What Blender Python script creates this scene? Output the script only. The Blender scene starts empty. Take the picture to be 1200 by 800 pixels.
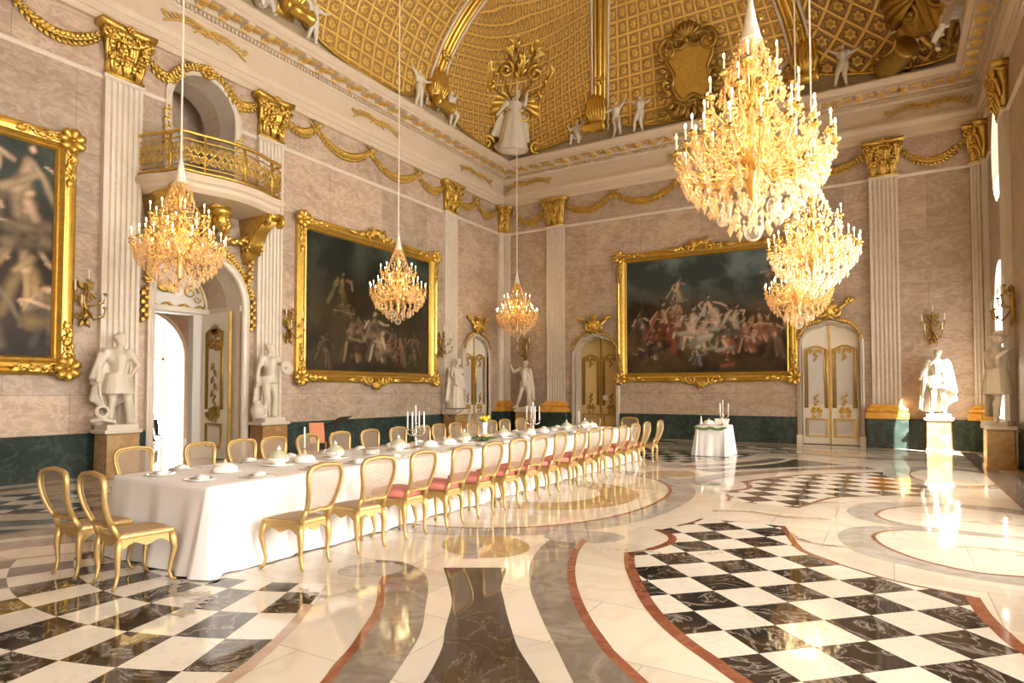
import bpy, math, random
from math import sin, cos, pi, radians as R, sqrt, atan2, hypot
from mathutils import Vector as V, Matrix, noise
from mathutils.geometry import tessellate_polygon
random.seed(7)
SC = bpy.context.scene
COL = SC.collection
XL, XR, YB, YF = -13.15, 2.31, 21.09, -4.4      # left, right, back, front wall planes
XC, YC = -5.42, 8.97                             # centre of the inlaid floor
YM = 8.36                                        # middle of the long walls

# ------------------------------------------------------------------ mesh builder
class MB:
    def __init__(s): s.v = []; s.f = []; s.mi = []; s.uv = {}
    def add(s, vs, fs, mi=0):
        o = len(s.v); s.v.extend([tuple(p) for p in vs])
        s.f.extend([tuple(i + o for i in f) for f in fs]); s.mi.extend([mi] * len(fs)); return s
    def box(s, x0, x1, y0, y1, z0, z1, mi=0, M=None):
        vs = [V((x, y, z)) for z in (z0, z1) for y in (y0, y1) for x in (x0, x1)]
        if M: vs = [M @ v for v in vs]
        return s.add(vs, [(0, 2, 3, 1), (4, 5, 7, 6), (0, 1, 5, 4), (2, 6, 7, 3), (0, 4, 6, 2), (1, 3, 7, 5)], mi)
    def bbox(s, x0, x1, y0, y1, z0, z1, b=.01, mi=0, M=None):      # box with chamfered upright and top edges
        c = [(x0 + b, y0), (x1 - b, y0), (x1, y0 + b), (x1, y1 - b), (x1 - b, y1), (x0 + b, y1), (x0, y1 - b), (x0, y0 + b)]
        cx, cy = (x0 + x1) / 2, (y0 + y1) / 2
        sx, sy = (x1 - x0 - 2 * b) / (x1 - x0), (y1 - y0 - 2 * b) / (y1 - y0)
        L = [[(x, y, z0) for x, y in c], [(x, y, z1 - b) for x, y in c], [(cx + (x - cx) * sx, cy + (y - cy) * sy, z1) for x, y in c]]
        return s.loft(L, True, True, mi, M)
    def loft(s, loops, cap0=False, cap1=False, mi=0, M=None, closed=True):
        n = len(loops[0]); vs = [V(p) for l in loops for p in l]
        if M: vs = [M @ v for v in vs]
        fs = []
        for a in range(len(loops) - 1):
            for i in range(n if closed else n - 1):
                j = (i + 1) % n
                fs.append((a * n + i, a * n + j, (a + 1) * n + j, (a + 1) * n + i))
        if cap0: fs.append(tuple(range(n))[::-1])
        if cap1: fs.append(tuple((len(loops) - 1) * n + i for i in range(n)))
        return s.add(vs, fs, mi)
    def lathe(s, prof, c=(0, 0, 0), n=16, mi=0, M=None, flute=0, nf=0):
        L = []
        for r, z in prof:
            L.append([(c[0] + r * (1 + flute * cos(nf * 2 * pi * i / n)) * cos(2 * pi * i / n), c[1] + r * (1 + flute * cos(nf * 2 * pi * i / n)) * sin(2 * pi * i / n), c[2] + z) for i in range(n)])
        return s.loft(L, True, True, mi, M)
    def ell(s, c, r, n=10, m=7, mi=0, M=None):
        r = (r, r, r) if not hasattr(r, '__len__') else r
        T = Matrix.Translation(V(c)) @ (M or Matrix())
        L = []
        for a in range(m + 1):
            t = -pi / 2 + pi * a / m; k = max(cos(t), .02)
            L.append([(r[0] * k * cos(2 * pi * i / n), r[1] * k * sin(2 * pi * i / n), r[2] * sin(t)) for i in range(n)])
        return s.loft(L, True, True, mi, T)
    def tube(s, pts, rad, n=6, mi=0, closed=False, flat=1.0, up=None, M=None, cap=True):
        P = [V(p) for p in pts]; k = len(P)
        rs = rad if hasattr(rad, '__len__') else [rad] * k
        ups = V(up) if up else None; L = []; prev = None
        for i in range(k):
            if closed: t = P[(i + 1) % k] - P[i - 1]
            else: t = P[min(i + 1, k - 1)] - P[max(i - 1, 0)]
            if t.length < 1e-9: t = V((0, 0, 1))
            t.normalize()
            if ups is not None: a = ups.cross(t)
            elif prev is not None: a = prev - t * prev.dot(t)
            else: a = V((0, 0, 1)).cross(t) if abs(t.z) < .95 else V((1, 0, 0)).cross(t)
            if a.length < 1e-6: a = V((1, 0, 0)).cross(t)
            if a.length < 1e-6: a = V((0, 1, 0)).cross(t)
            a.normalize(); prev = a; b = t.cross(a)
            L.append([P[i] + a * (rs[i] * cos(2 * pi * j / n)) + b * (rs[i] * flat * sin(2 * pi * j / n)) for j in range(n)])
        if closed: L.append(L[0])
        return s.loft(L, cap and not closed, cap and not closed, mi, M)
    def prism(s, poly, y0, y1, mi=0, M=None, ax='xz'):             # polygon in the x-z plane pushed along y (or x-y along z)
        n = len(poly)
        def P(p, t): return V((p[0], t, p[1])) if ax == 'xz' else V((p[0], p[1], t))
        vs = [P(p, y0) for p in poly] + [P(p, y1) for p in poly]
        if M: vs = [M @ v for v in vs]
        tri = tessellate_polygon([[V((p[0], p[1], 0)) for p in poly]])
        fs = [tuple(t) for t in tri] + [tuple(i + n for i in reversed(t)) for t in tri]
        fs += [(i, (i + 1) % n, n + (i + 1) % n, n + i) for i in range(n)]
        return s.add(vs, fs, mi)
    def holed(s, loops, y0, y1, mi=0, mi_r=None, M=None):          # x-z plate with holes, thickness y0..y1, reveals along every loop
        flat = [p for l in loops for p in l]; n = len(flat)
        tri = tessellate_polygon([[V((p[0], p[1], 0)) for p in l] for l in loops])
        vs = [V((p[0], y0, p[1])) for p in flat] + [V((p[0], y1, p[1])) for p in flat]
        if M: vs = [M @ v for v in vs]
        s.add(vs, [tuple(t) for t in tri] + [tuple(i + n for i in reversed(t)) for t in tri], mi)
        o = 0; fs = []
        for l in loops:
            m = len(l)
            fs += [(o + i, o + (i + 1) % m, n + o + (i + 1) % m, n + o + i) for i in range(m)]; o += m
        return s.add(vs, fs, mi if mi_r is None else mi_r)
    def sweep(s, path, prof, closed=False, mi=0):
        # profile (out, z) swept along a horizontal path with mitred corners; out = to the left of the path
        P = [V((p[0], p[1])) for p in path]; k = len(P); L = []
        for i in range(k):
            a = P[i] - P[i - 1] if (i > 0 or closed) else P[i + 1] - P[i]
            b = P[(i + 1) % k] - P[i] if (i < k - 1 or closed) else a
            a = a.normalized(); b = b.normalized()
            na, nb = V((-a.y, a.x)), V((-b.y, b.x)); m = na + nb
            m = m / (m.dot(na)) if m.length > 1e-6 else na
            L.append([(P[i].x + m.x * o, P[i].y + m.y * o, z) for o, z in prof])
        if closed: L.append(L[0])
        return s.loft(L, False, False, mi, closed=False)
    def build(s, name, mat, parent=None, smooth=False, loc=None, uv=None):
        me = bpy.data.meshes.new(name); me.from_pydata(s.v, [], s.f)
        for m in (mat if isinstance(mat, (list, tuple)) else [mat]): me.materials.append(m)
        if max(s.mi, default=0) > 0: me.polygons.foreach_set('material_index', s.mi)
        if smooth: me.polygons.foreach_set('use_smooth', [True] * len(me.polygons))
        if uv:
            l = me.uv_layers.new(name='UVMap')
            for p in me.polygons:
                for li in p.loop_indices: l.data[li].uv = uv(me.vertices[me.loops[li].vertex_index].co)
        me.update()
        import bmesh
        bm = bmesh.new(); bm.from_mesh(me); bmesh.ops.recalc_face_normals(bm, faces=bm.faces); bm.to_mesh(me); bm.free()
        if smooth == 'auto':
            me.set_sharp_from_angle(angle=R(40))
        o = bpy.data.objects.new(name, me); COL.objects.link(o)
        if parent: o.parent = parent
        if loc: o.location = loc
        return o

def tag(o, label=None, cat=None, group=None, kind=None):
    if label: o['label'] = label
    if cat: o['category'] = cat
    if group: o['group'] = group
    if kind: o['kind'] = kind
    return o
def thing(name, label, cat, loc=(0, 0, 0), rz=0, group=None):
    o = bpy.data.objects.new(name, None); COL.objects.link(o); o.empty_display_size = .1
    o.location = loc; o.rotation_euler = (0, 0, rz)
    return tag(o, label, cat, group)
def kids(o): return [c for c in COL.objects if c.parent == o]
def dup(root, loc, rz=0, label=None, group=None, scale=None):
    r = root.copy(); COL.objects.link(r); r.location = loc; r.rotation_euler = (0, 0, rz)
    if scale: r.scale = (scale,) * 3
    if label: r['label'] = label
    if group: r['group'] = group
    for ch in KIDS(root):
        c = ch.copy(); COL.objects.link(c); c.parent = r
        for g in KIDS(ch):
            d = g.copy(); COL.objects.link(d); d.parent = c
    return r
def KIDS(o): return [c for c in bpy.data.objects if c.parent == o]

# ------------------------------------------------------------------ materials
def nodes(name):
    m = bpy.data.materials.new(name); m.use_nodes = True
    nt = m.node_tree; return m, nt, nt.nodes['Principled BSDF']
def N(nt, t, **k):
    n = nt.nodes.new(t)
    for a, b in k.items():
        if a.startswith('i_'): n.inputs[a[2:]].default_value = b
        elif a.startswith('n_'): n.inputs[int(a[2:])].default_value = b
        else: setattr(n, a, b)
    return n
def ramp(nt, src, stops):
    r = N(nt, 'ShaderNodeValToRGB'); e = r.color_ramp.elements
    while len(e) < len(stops): e.new(.5)
    for i, (p, c) in enumerate(stops):
        e[i].position = p; e[i].color = (*c, 1) if len(c) == 3 else c
    nt.links.new(src, r.inputs[0]); return r.outputs[0]
def mix(nt, fac, a, b, typ='MIX'):
    m = N(nt, 'ShaderNodeMix', data_type='RGBA', blend_type=typ)
    for s, i in ((fac, 0), (a, 6), (b, 7)):
        if isinstance(s, (int, float)): m.inputs[i].default_value = s
        elif isinstance(s, tuple): m.inputs[i].default_value = (*s, 1)
        else: nt.links.new(s, m.inputs[i])
    return m.outputs[2]
def math_(nt, op, a, b=None, c=None):
    m = N(nt, 'ShaderNodeMath', operation=op)
    for i, s in enumerate((a, b, c)):
        if s is None: continue
        if isinstance(s, (int, float)): m.inputs[i].default_value = s
        else: nt.links.new(s, m.inputs[i])
    return m.outputs[0]
def noise_(nt, vec, scale, detail=4, rough=.6, dist=0):
    n = N(nt, 'ShaderNodeTexNoise', i_Scale=scale, i_Detail=detail, i_Roughness=rough, i_Distortion=dist)
    if vec is not None: nt.links.new(vec, n.inputs['Vector'])
    return n.outputs['Fac']
def bump(nt, bs, h, strength=.3, dist=.02):
    b = N(nt, 'ShaderNodeBump', i_Strength=strength, i_Distance=dist)
    nt.links.new(h, b.inputs['Height']); nt.links.new(b.outputs[0], bs.inputs['Normal'])
def plain(name, c, rough=.5, metal=0, spec=.5, nz=0, nscale=8, bmp=0, bscale=30):
    m, nt, b = nodes(name)
    b.inputs['Roughness'].default_value = rough; b.inputs['Metallic'].default_value = metal
    b.inputs['Specular IOR Level'].default_value = spec
    tc = N(nt, 'ShaderNodeTexCoord').outputs['Object']
    if nz:
        f = noise_(nt, tc, nscale)
        col = mix(nt, f, tuple(x * (1 - nz) for x in c), tuple(min(1, x * (1 + nz)) for x in c))
        nt.links.new(col, b.inputs['Base Color'])
    else: b.inputs['Base Color'].default_value = (*c, 1)
    if bmp: bump(nt, b, noise_(nt, tc, bscale, 3), bmp)
    return m
def marble(name, base, vein, vscale=1.5, vamt=.5, rough=.2, world=True, second=None, fine=None, spec=.5, seams=None, thin=.06, stretch=None):
    m, nt, b = nodes(name)
    tc = N(nt, 'ShaderNodeNewGeometry').outputs['Position'] if world else N(nt, 'ShaderNodeTexCoord').outputs['Object']
    tc0 = tc
    if stretch:
        vm = N(nt, 'ShaderNodeVectorMath', operation='MULTIPLY'); nt.links.new(tc, vm.inputs[0]); vm.inputs[1].default_value = stretch; tc = vm.outputs[0]
    n1 = noise_(nt, tc, vscale, 8, .62, 1.2)
    d = math_(nt, 'ABSOLUTE', math_(nt, 'SUBTRACT', n1, .5))
    v = math_(nt, 'MULTIPLY', math_(nt, 'SUBTRACT', 1, math_(nt, 'SMOOTH_MIN', math_(nt, 'DIVIDE', d, thin), 1, .3)), vamt)
    c = base
    if second:
        n2 = noise_(nt, tc, vscale * .6, 5, .6, .6)
        c = mix(nt, ramp(nt, n2, [(.35, (0, 0, 0)), (.65, (1, 1, 1))]), base, second)
    if fine:
        n3 = noise_(nt, tc, vscale * 5, 6, .7, .8)
        c = mix(nt, math_(nt, 'MULTIPLY', ramp(nt, n3, [(.4, (0, 0, 0)), (.7, (1, 1, 1))]), .6), c, fine)
    c = mix(nt, v, c, vein)
    if seams:
        br = N(nt, 'ShaderNodeTexBrick', offset=.5); br.inputs['Scale'].default_value = 1
        br.inputs['Brick Width'].default_value = seams[0]; br.inputs['Row Height'].default_value = seams[1]
        br.inputs['Mortar Size'].default_value = seams[3] if len(seams) > 3 else .006; br.inputs['Mortar Smooth'].default_value = 0
        br.inputs['Color1'].default_value = (.84, .84, .84, 1); br.inputs['Color2'].default_value = (1.1, 1.06, 1.04, 1); br.inputs['Mortar'].default_value = (.6, .55, .5, 1)
        sp = N(nt, 'ShaderNodeSeparateXYZ'); nt.links.new(tc0, sp.inputs[0]); cb = N(nt, 'ShaderNodeCombineXYZ')
        if seams[2] == 'w':
            nt.links.new(math_(nt, 'ADD', sp.outputs[0], sp.outputs[1]), cb.inputs[0]); nt.links.new(sp.outputs[2], cb.inputs[1])
        else:
            nt.links.new(sp.outputs[0], cb.inputs[0]); nt.links.new(sp.outputs[1], cb.inputs[1])
        nt.links.new(cb.outputs[0], br.inputs['Vector'])
        c = mix(nt, 1.0, c, br.outputs['Color'], 'MULTIPLY')
    nt.links.new(c, b.inputs['Base Color'])
    b.inputs['Roughness'].default_value = rough; b.inputs['Specular IOR Level'].default_value = spec
    return m
def emis(name, c, s):
    m, nt, b = nodes(name)
    b.inputs['Base Color'].default_value = (*c, 1); b.inputs['Emission Color'].default_value = (*c, 1); b.inputs['Emission Strength'].default_value = s
    return m
def srgb(r, g, b):
    f = lambda x: (x / 255 / 12.92) if x <= 10 else ((x / 255 + .055) / 1.055) ** 2.4
    return (f(r), f(g), f(b))

M = {}
M['wall'] = marble('pink_marble_wall', (.42, .315, .235), (.62, .51, .40), 1.5, .5, .42, second=(.31, .225, .165), fine=(.54, .44, .335), seams=(2.1, 1.55, 'w'), spec=.3, thin=.05, stretch=(1, 1, 2.2))
M['frieze_pink'] = marble('pale_pink_marble', (.52, .40, .29), (.62, .5, .4), 2.2, .4, .45, second=(.42, .31, .22), fine=(.56, .45, .36), spec=.3)
M['dado'] = marble('green_marble', (.035, .055, .048), (.12, .16, .135), 2.0, .35, .16, second=(.022, .036, .031), seams=(1.3, 3, 'w', .003), thin=.03)
M['cream'] = marble('cream_stone', (.60, .49, .37), (.52, .42, .31), .8, .3, .5, spec=.3)
M['whitem'] = marble('white_marble_trim', (.64, .56, .46), (.5, .43, .35), 1.2, .35, .35)
M['stuc'] = plain('beige_plaster', (.40, .31, .19), .7, nz=.12)
M['grey_paint'] = plain('pale_grey_paint', (.66, .63, .58), .5, nz=.04)
M['ochre'] = marble('yellow_marble', (.70, .36, .05), (.82, .52, .14), 1.6, .5, .22, second=(.62, .29, .04))
M['pedestal'] = marble('brown_yellow_marble', (.40, .24, .09), (.54, .38, .2), 1.3, .5, .25, second=(.30, .16, .055))
M['statue'] = plain('statue_marble', (.60, .53, .42), .45, nz=.08, nscale=3)
M['putto'] = plain('white_plaster', (.66, .61, .52), .55, nz=.1)
def gold(name, c=(.74, .49, .11), rough=.3, nz=.5, bs=26, bst=.6, metal=.85):
    m, nt, b = nodes(name); tc = N(nt, 'ShaderNodeTexCoord').outputs['Object']
    f = noise_(nt, tc, bs * .4, 4)
    nt.links.new(mix(nt, f, tuple(x * (1 - nz) for x in c), tuple(min(1, x * (1 + nz * .5)) for x in c)), b.inputs['Base Color'])
    b.inputs['Metallic'].default_value = metal; b.inputs['Roughness'].default_value = rough
    if bst: bump(nt, b, noise_(nt, tc, bs, 4), bst, .02)
    return m
M['gold'] = gold('gilding')
M['gold_s'] = gold('smooth_gilding', rough=.3, bst=.2)
M['gold_pale'] = gold('pale_gilding', (.74, .47, .12), .45, metal=.3)
M['gold_dim'] = gold('dark_gilding', (.46, .29, .07), .38, metal=.8)
M['chair_gold'] = gold('gilt_wood', (.57, .385, .15), .36, .3, 24, .2, .6)
# ------------------------------------------------------------------ room shell
def arch(cx, w, z0, zs, h=None, n=16):
    # round-headed opening: width w, foot z0, springing zs, rise h (default half width)
    h = w / 2 if h is None else h
    return [(cx - w / 2, z0)] + [(cx + w / 2, z0)] + [(cx + w / 2 * cos(pi * i / n), zs + h * sin(pi * i / n)) for i in range(n + 1)]
def basket(cx, w, z0, z1, r, n=8):
    # flat-topped opening with rounded shoulders
    L = [(cx - w / 2, z0), (cx + w / 2, z0)]
    L += [(cx + w / 2 - r + r * cos(pi / 2 * i / n), z1 - r + r * sin(pi / 2 * i / n)) for i in range(n + 1)]
    k = 6
    L += [(cx + (w / 2 - r) * (1 - 2 * i / k), z1 + .10 * sin(pi * i / k)) for i in range(1, k)]
    L += [(cx - w / 2 + r - r * sin(pi / 2 * i / n), z1 - r + r * cos(pi / 2 * i / n)) for i in range(n + 1)]
    return L
def oval(cx, cz, a, b, n=28): return [(cx + a * cos(2 * pi * i / n), cz + b * sin(2 * pi * i / n)) for i in range(n)]
FL = Matrix.Translation((XL, 0, 0)) @ Matrix.Rotation(R(90), 4, 'Z')      # local x -> +y, local y -> into the wall
FB = Matrix.Translation((0, YB, 0))
FR = Matrix.Translation((XR, 0, 0)) @ Matrix.Rotation(R(-90), 4, 'Z')     # local x -> -y
FF = Matrix.Translation((0, YF, 0)) @ Matrix.Rotation(R(180), 4, 'Z')
H0, H1, HD, TH = -.02, 9.0, .83, .55
Z78 = 7.80
# openings
L_door = arch(8.36, 2.05, -.02, 3.62); L_niche = arch(8.38, 1.50, 6.3, 7.92); L_corner = basket(19.22, 1.56, -.02, 3.52, .55)
B_door2 = basket(-9.17, 1.62, -.02, 3.48, .5); B_door3 = basket(-1.56, 1.56, -.02, 3.52, .5)
W1 = arch(-19.2, 1.75, .95, 3.95); O1 = oval(-19.2, 7.55, .86, 1.27)
RW = [W1, O1]
for cy in (13.87, 8.36, 2.86, -2.48):
    RW += [arch(-cy, 2.5 if cy != 8.36 else 2.7, .45, 4.2), oval(-cy, 7.55, .95, 1.2)]
def wallmesh(name, x0, x1, holes, F, dado_gaps, seg=True):
    mb = MB()
    mb.holed([[(x0, H0), (x1, H0), (x1, H1), (x0, H1)]] + holes, 0, TH, 0, 1, F)
    tag(mb.build(name, [M['wall'], M['whitem']]), kind='structure')
    # dado course, stepped out of the wall, broken at doors
    d = MB(); d.box; xs = [x0] + [v for g in dado_gaps for v in g] + [x1]
    for a, b in zip(xs[::2], xs[1::2]):
        if b - a < .05: continue
        pr = [(0, 0), (-.07, 0), (-.07, .78), (-.05, .80), (-.05, .83), (0, .83)]
        d.loft([[(a, y, z) for y, z in pr], [(b, y, z) for y, z in pr]], True, True, 0, F)
    tag(d.build('baseboard_' + name[5:], M['dado']), kind='structure')
    t = MB()
    for a, b in ((x0, x1),):
        pr = [(0, Z78 - .05), (-.03, Z78 - .04), (-.055, Z78), (-.055, Z78 + .03), (-.02, Z78 + .05), (0, Z78 + .06)]
        gaps = [h for h in holes if max(p[1] for p in h) > Z78 and min(p[1] for p in h) < Z78]
        cuts = [x0]
        for h in sorted(gaps, key=lambda h: h[0][0]):
            xs_ = [p[0] for p in h]; cuts += [min(xs_) - .12, max(xs_) + .12]
        cuts += [x1]
        for c, e in zip(cuts[::2], cuts[1::2]):
            t.loft([[(c, y, z) for y, z in pr], [(e, y, z) for y, z in pr]], True, True, 0, F)
    return t.build('trim_' + name[5:], M['whitem'])
tr = []
tr.append(wallmesh('wall_left', YF, YB, [L_door, L_niche, L_corner], FL, [(7.25, 9.5), (18.35, 20.1)]))
tr.append(wallmesh('wall_back', XL, XR, [B_door2, B_door3], FB, [(-10.05, -8.3), (-2.42, -.7)]))
tr.append(wallmesh('wall_right', -YB, -YF, RW, FR, [(-9.75, -6.95)]))
tr.append(wallmesh('wall_front', -XR, -XL, [], FF, []))
for t in tr: tag(t, kind='structure')

# entablature: architrave, frieze, dentil band, cornice; one continuous moulding round the room
ring = [(XR, YF), (XR, YB), (XL, YB), (XL, YF)]
prof = [(0, 8.86), (.10, 8.86), (.10, 9.0), (.125, 9.0), (.125, 9.16), (.15, 9.17), (.19, 9.28), (.19, 9.35), (.07, 9.36), (.07, 9.90),
        (.10, 9.92), (.12, 9.95), (.12, 10.06), (.22, 10.07), (.24, 10.10), (.24, 10.2), (.56, 10.2), (.56, 10.3), (.60, 10.32), (.68, 10.42), (.68, 10.47), (0, 10.50)]
mb = MB(); mb.sweep(ring, prof, True)
corn = tag(mb.build('trim_1', M['cream']), kind='structure')
# dentils as part of the cornice, brackets with gilt leaf each of its own
def along(side, step, off):
    a, b = {'B': ((XL, YB), (XR, YB)), 'L': ((XL, YF), (XL, YB)), 'R': ((XR, YF), (XR, YB))}[side]
    L = hypot(b[0] - a[0], b[1] - a[1]); n = int((L - 2 * off) / step)
    s0 = (L - n * step) / 2
    for i in range(n + 1):
        t = (s0 + i * step) / L; yield (a[0] + (b[0] - a[0]) * t, a[1] + (b[1] - a[1]) * t)
FW = {'L': FL, 'B': FB, 'R': FR}
def loc_on(side, p): return p[1] if side == 'L' else p[0] if side == 'B' else -p[1]
mb = MB()
for sd in 'LBR':
    for p in along(sd, .10, .2):
        u = loc_on(sd, p); mb.box(u - .028, u + .028, -.18, -.10, 9.97, 10.05, 0, FW[sd])
o = mb.build('dentil_row', M['cream'], corn); o['kind'] = 'stuff'
br = MB()
br.loft([[(-.10 + .02 * k, -.24 - t * .30, 10.2), (.10 - .02 * k, -.24 - t * .30, 10.2), (.10 - .02 * k, -.24 - t * .30, 10.2 - d), (-.10 + .02 * k, -.24 - t * .30, 10.2 - d)] for t, d, k in ((0, .115, 0), (.35, .10, 0), (.6, .06, 0), (.85, .07, 0), (1, .05, 1))], True, True)
lf = MB()
lf.ell((0, -.41, 10.12), (.11, .15, .045), 8, 4); lf.ell((0, -.26, 10.10), (.11, .035, .07), 8, 4)
lf.ell((.27, -.38, 10.18), (.13, .12, .04), 8, 4); lf.ell((.27, -.38, 10.17), (.05, .05, .035), 8, 4)
br0 = lf0 = None; cnt = 0
for sd, y_lim in (('L', 3.0), ('B', -99), ('R', 9.0)):
    for p in along(sd, .56, .55):
        if p[1] < y_lim: continue
        if br0 is None:
            br0 = br.build('cornice_bracket', M['cream'], corn); lf0 = lf.build('gilt_leaf', M['gold_pale'], br0); b_, l_ = br0, lf0
        else:
            b_ = br0.copy(); COL.objects.link(b_); l_ = lf0.copy(); COL.objects.link(l_); l_.parent = b_
        T = FW[sd] @ Matrix.Translation((loc_on(sd, p), 0, 0)); b_.matrix_local = T; cnt += 1

# ------------------------------------------------------------------ floor: inlaid marbles
FM = {}
FM['w'] = marble('floor_cream_marble', (.62, .56, .46), (.46, .38, .30), .45, .3, .05, second=(.70, .64, .54), seams=(1.3, .92, 'f', .004), spec=.6)
FM['g'] = marble('floor_grey_marble', (.15, .125, .10), (.40, .35, .29), 1.1, .35, .05, second=(.21, .18, .145), fine=(.11, .09, .07), spec=.6)
FM['lg'] = marble('floor_pale_grey_marble', (.36, .33, .29), (.55, .52, .47), .9, .4, .05, second=(.28, .255, .225), spec=.6)
FM['d'] = marble('floor_dark_marble', (.03, .021, .014), (.25, .2, .14), 2.6, .3, .05, second=(.055, .042, .028), fine=(.075, .058, .04), spec=.6, thin=.02)
FM['r'] = marble('floor_red_marble', (.20, .06, .028), (.36, .2, .13), 3, .3, .07, second=(.26, .09, .045), spec=.6)
FM['o'] = marble('floor_olive_marble', (.42, .31, .16), (.55, .44, .27), 1.6, .4, .05, second=(.28, .2, .08), spec=.6)
FM['m'] = marble('floor_mauve_marble', (.38, .26, .19), (.55, .44, .36), 2, .4, .07, second=(.45, .33, .26), spec=.6)
FM['lv'] = plain('floor_leaf_inlay', (.42, .36, .26), .12, nz=.5, nscale=14)
def checker(name, polar):
    m, nt, b = nodes(name)
    g = N(nt, 'ShaderNodeNewGeometry').outputs['Position']
    uvn = N(nt, 'ShaderNodeUVMap').outputs[0]; sp = N(nt, 'ShaderNodeSeparateXYZ'); nt.links.new(uvn, sp.inputs[0])
    x, y = sp.outputs[0], sp.outputs[1]
    if polar:
        dx = math_(nt, 'SUBTRACT', x, XC); dy = math_(nt, 'SUBTRACT', 5.8, y)
        r = math_(nt, 'SQRT', math_(nt, 'ADD', math_(nt, 'MULTIPLY', dx, dx), math_(nt, 'MULTIPLY', dy, dy)))
        th = math_(nt, 'MULTIPLY', math_(nt, 'ARCTAN2', dx, dy), 180 / pi)
        i = math_(nt, 'FLOOR', math_(nt, 'DIVIDE', math_(nt, 'ADD', th, 600 - 3.05), 5.97)); j = math_(nt, 'FLOOR', math_(nt, 'DIVIDE', math_(nt, 'SUBTRACT', r, 3.55 - 4.85), .485))
        i = math_(nt, 'FLOOR', math_(nt, 'DIVIDE', math_(nt, 'ADD', th, 5.97 * 100 - 3.05), 5.97))
    else:
        u = math_(nt, 'MULTIPLY', math_(nt, 'ADD', x, y), .70711); v = math_(nt, 'MULTIPLY', math_(nt, 'SUBTRACT', x, y), .70711)
        i = math_(nt, 'FLOOR', math_(nt, 'DIVIDE', math_(nt, 'SUBTRACT', u, 2.866 - 40.5), .405)); j = math_(nt, 'FLOOR', math_(nt, 'DIVIDE', math_(nt, 'ADD', v, 3.5 + 39), .39))
    k = math_(nt, 'MODULO', math_(nt, 'ADD', i, j), 2)            # 0 black, 1 white
    k = math_(nt, 'GREATER_THAN', k, .5)
    cell = N(nt, 'ShaderNodeCombineXYZ'); nt.links.new(i, cell.inputs[0]); nt.links.new(j, cell.inputs[1])
    wn = N(nt, 'ShaderNodeTexWhiteNoise', noise_dimensions='2D'); nt.links.new(cell.outputs[0], wn.inputs['Vector'])
    off = N(nt, 'ShaderNodeVectorMath', operation='MULTIPLY_ADD'); nt.links.new(wn.outputs['Color'], off.inputs[0]); off.inputs[1].default_value = (40, 40, 40); nt.links.new(g, off.inputs[2])
    n1 = noise_(nt, off.outputs[0], 2.2, 8, .6, 1.5); d = math_(nt, 'ABSOLUTE', math_(nt, 'SUBTRACT', n1, .5))
    ve = math_(nt, 'SUBTRACT', 1, math_(nt, 'SMOOTH_MIN', math_(nt, 'DIVIDE', d, .022), 1, .3))
    sh = math_(nt, 'MULTIPLY', wn.outputs['Value'], .5)
    blk = mix(nt, math_(nt, 'MULTIPLY', ve, .55), mix(nt, sh, (.018, .013, .010), (.075, .055, .04)), (.45, .40, .34))
    wht = mix(nt, math_(nt, 'MULTIPLY', ve, .35), mix(nt, sh, (.72, .67, .58), (.60, .53, .44)), (.45, .38, .30))
    nt.links.new(mix(nt, k, blk, wht), b.inputs['Base Color'])
    b.inputs['Roughness'].default_value = .05; b.inputs['Specular IOR Level'].default_value = .6
    return m
FM['ck'] = checker('floor_chequer_marble', False); FM['pk'] = checker('floor_radial_chequer_marble', True)
FK = list(FM)
fl = MB(); fuv = []
def fpoly(key, pts, lvl, sx=1, sy=1, canon=None):
    P = [(XC + (x - XC) * sx, YC + (y - YC) * sy) for x, y in pts]
    t = tessellate_polygon([[V((x, y, 0)) for x, y in P]])
    fl.add([(x, y, lvl * .0004) for x, y in P], [tuple(a) for a in t], FK.index(key))
    fuv.extend([[pts[i] for i in a] for a in t])
def smooth(pts, k=4):
    P = [V((*p, 0)) for p in pts]; out = []
    for i in range(len(P) - 1):
        a, b, c, d = P[max(i - 1, 0)], P[i], P[i + 1], P[min(i + 2, len(P) - 1)]
        for j in range(k):
            t = j / k; q = .5 * ((2 * b) + (c - a) * t + (2 * a - 5 * b + 4 * c - d) * t * t + (3 * b - a - 3 * c + d) * t ** 3); out.append((q.x, q.y))
    out.append((P[-1].x, P[-1].y)); return out
def strip(pts, w, k=4):
    p = smooth(pts, k); l, r = [], []
    for i in range(len(p)):
        a, b = V(p[max(i - 1, 0)]), V(p[min(i + 1, len(p) - 1)]); t = (b - a).normalized(); n = V((-t.y, t.x))
        l.append((p[i][0] + n.x * w / 2, p[i][1] + n.y * w / 2)); r.append((p[i][0] - n.x * w / 2, p[i][1] - n.y * w / 2))
    return l + r[::-1]
fpoly('w', [(XL - 4.6, YF - .5), (XR + .5, YF - .5), (XR + .5, YB + 1.2), (XL - 4.6, YB + 1.2)], 0)
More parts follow.
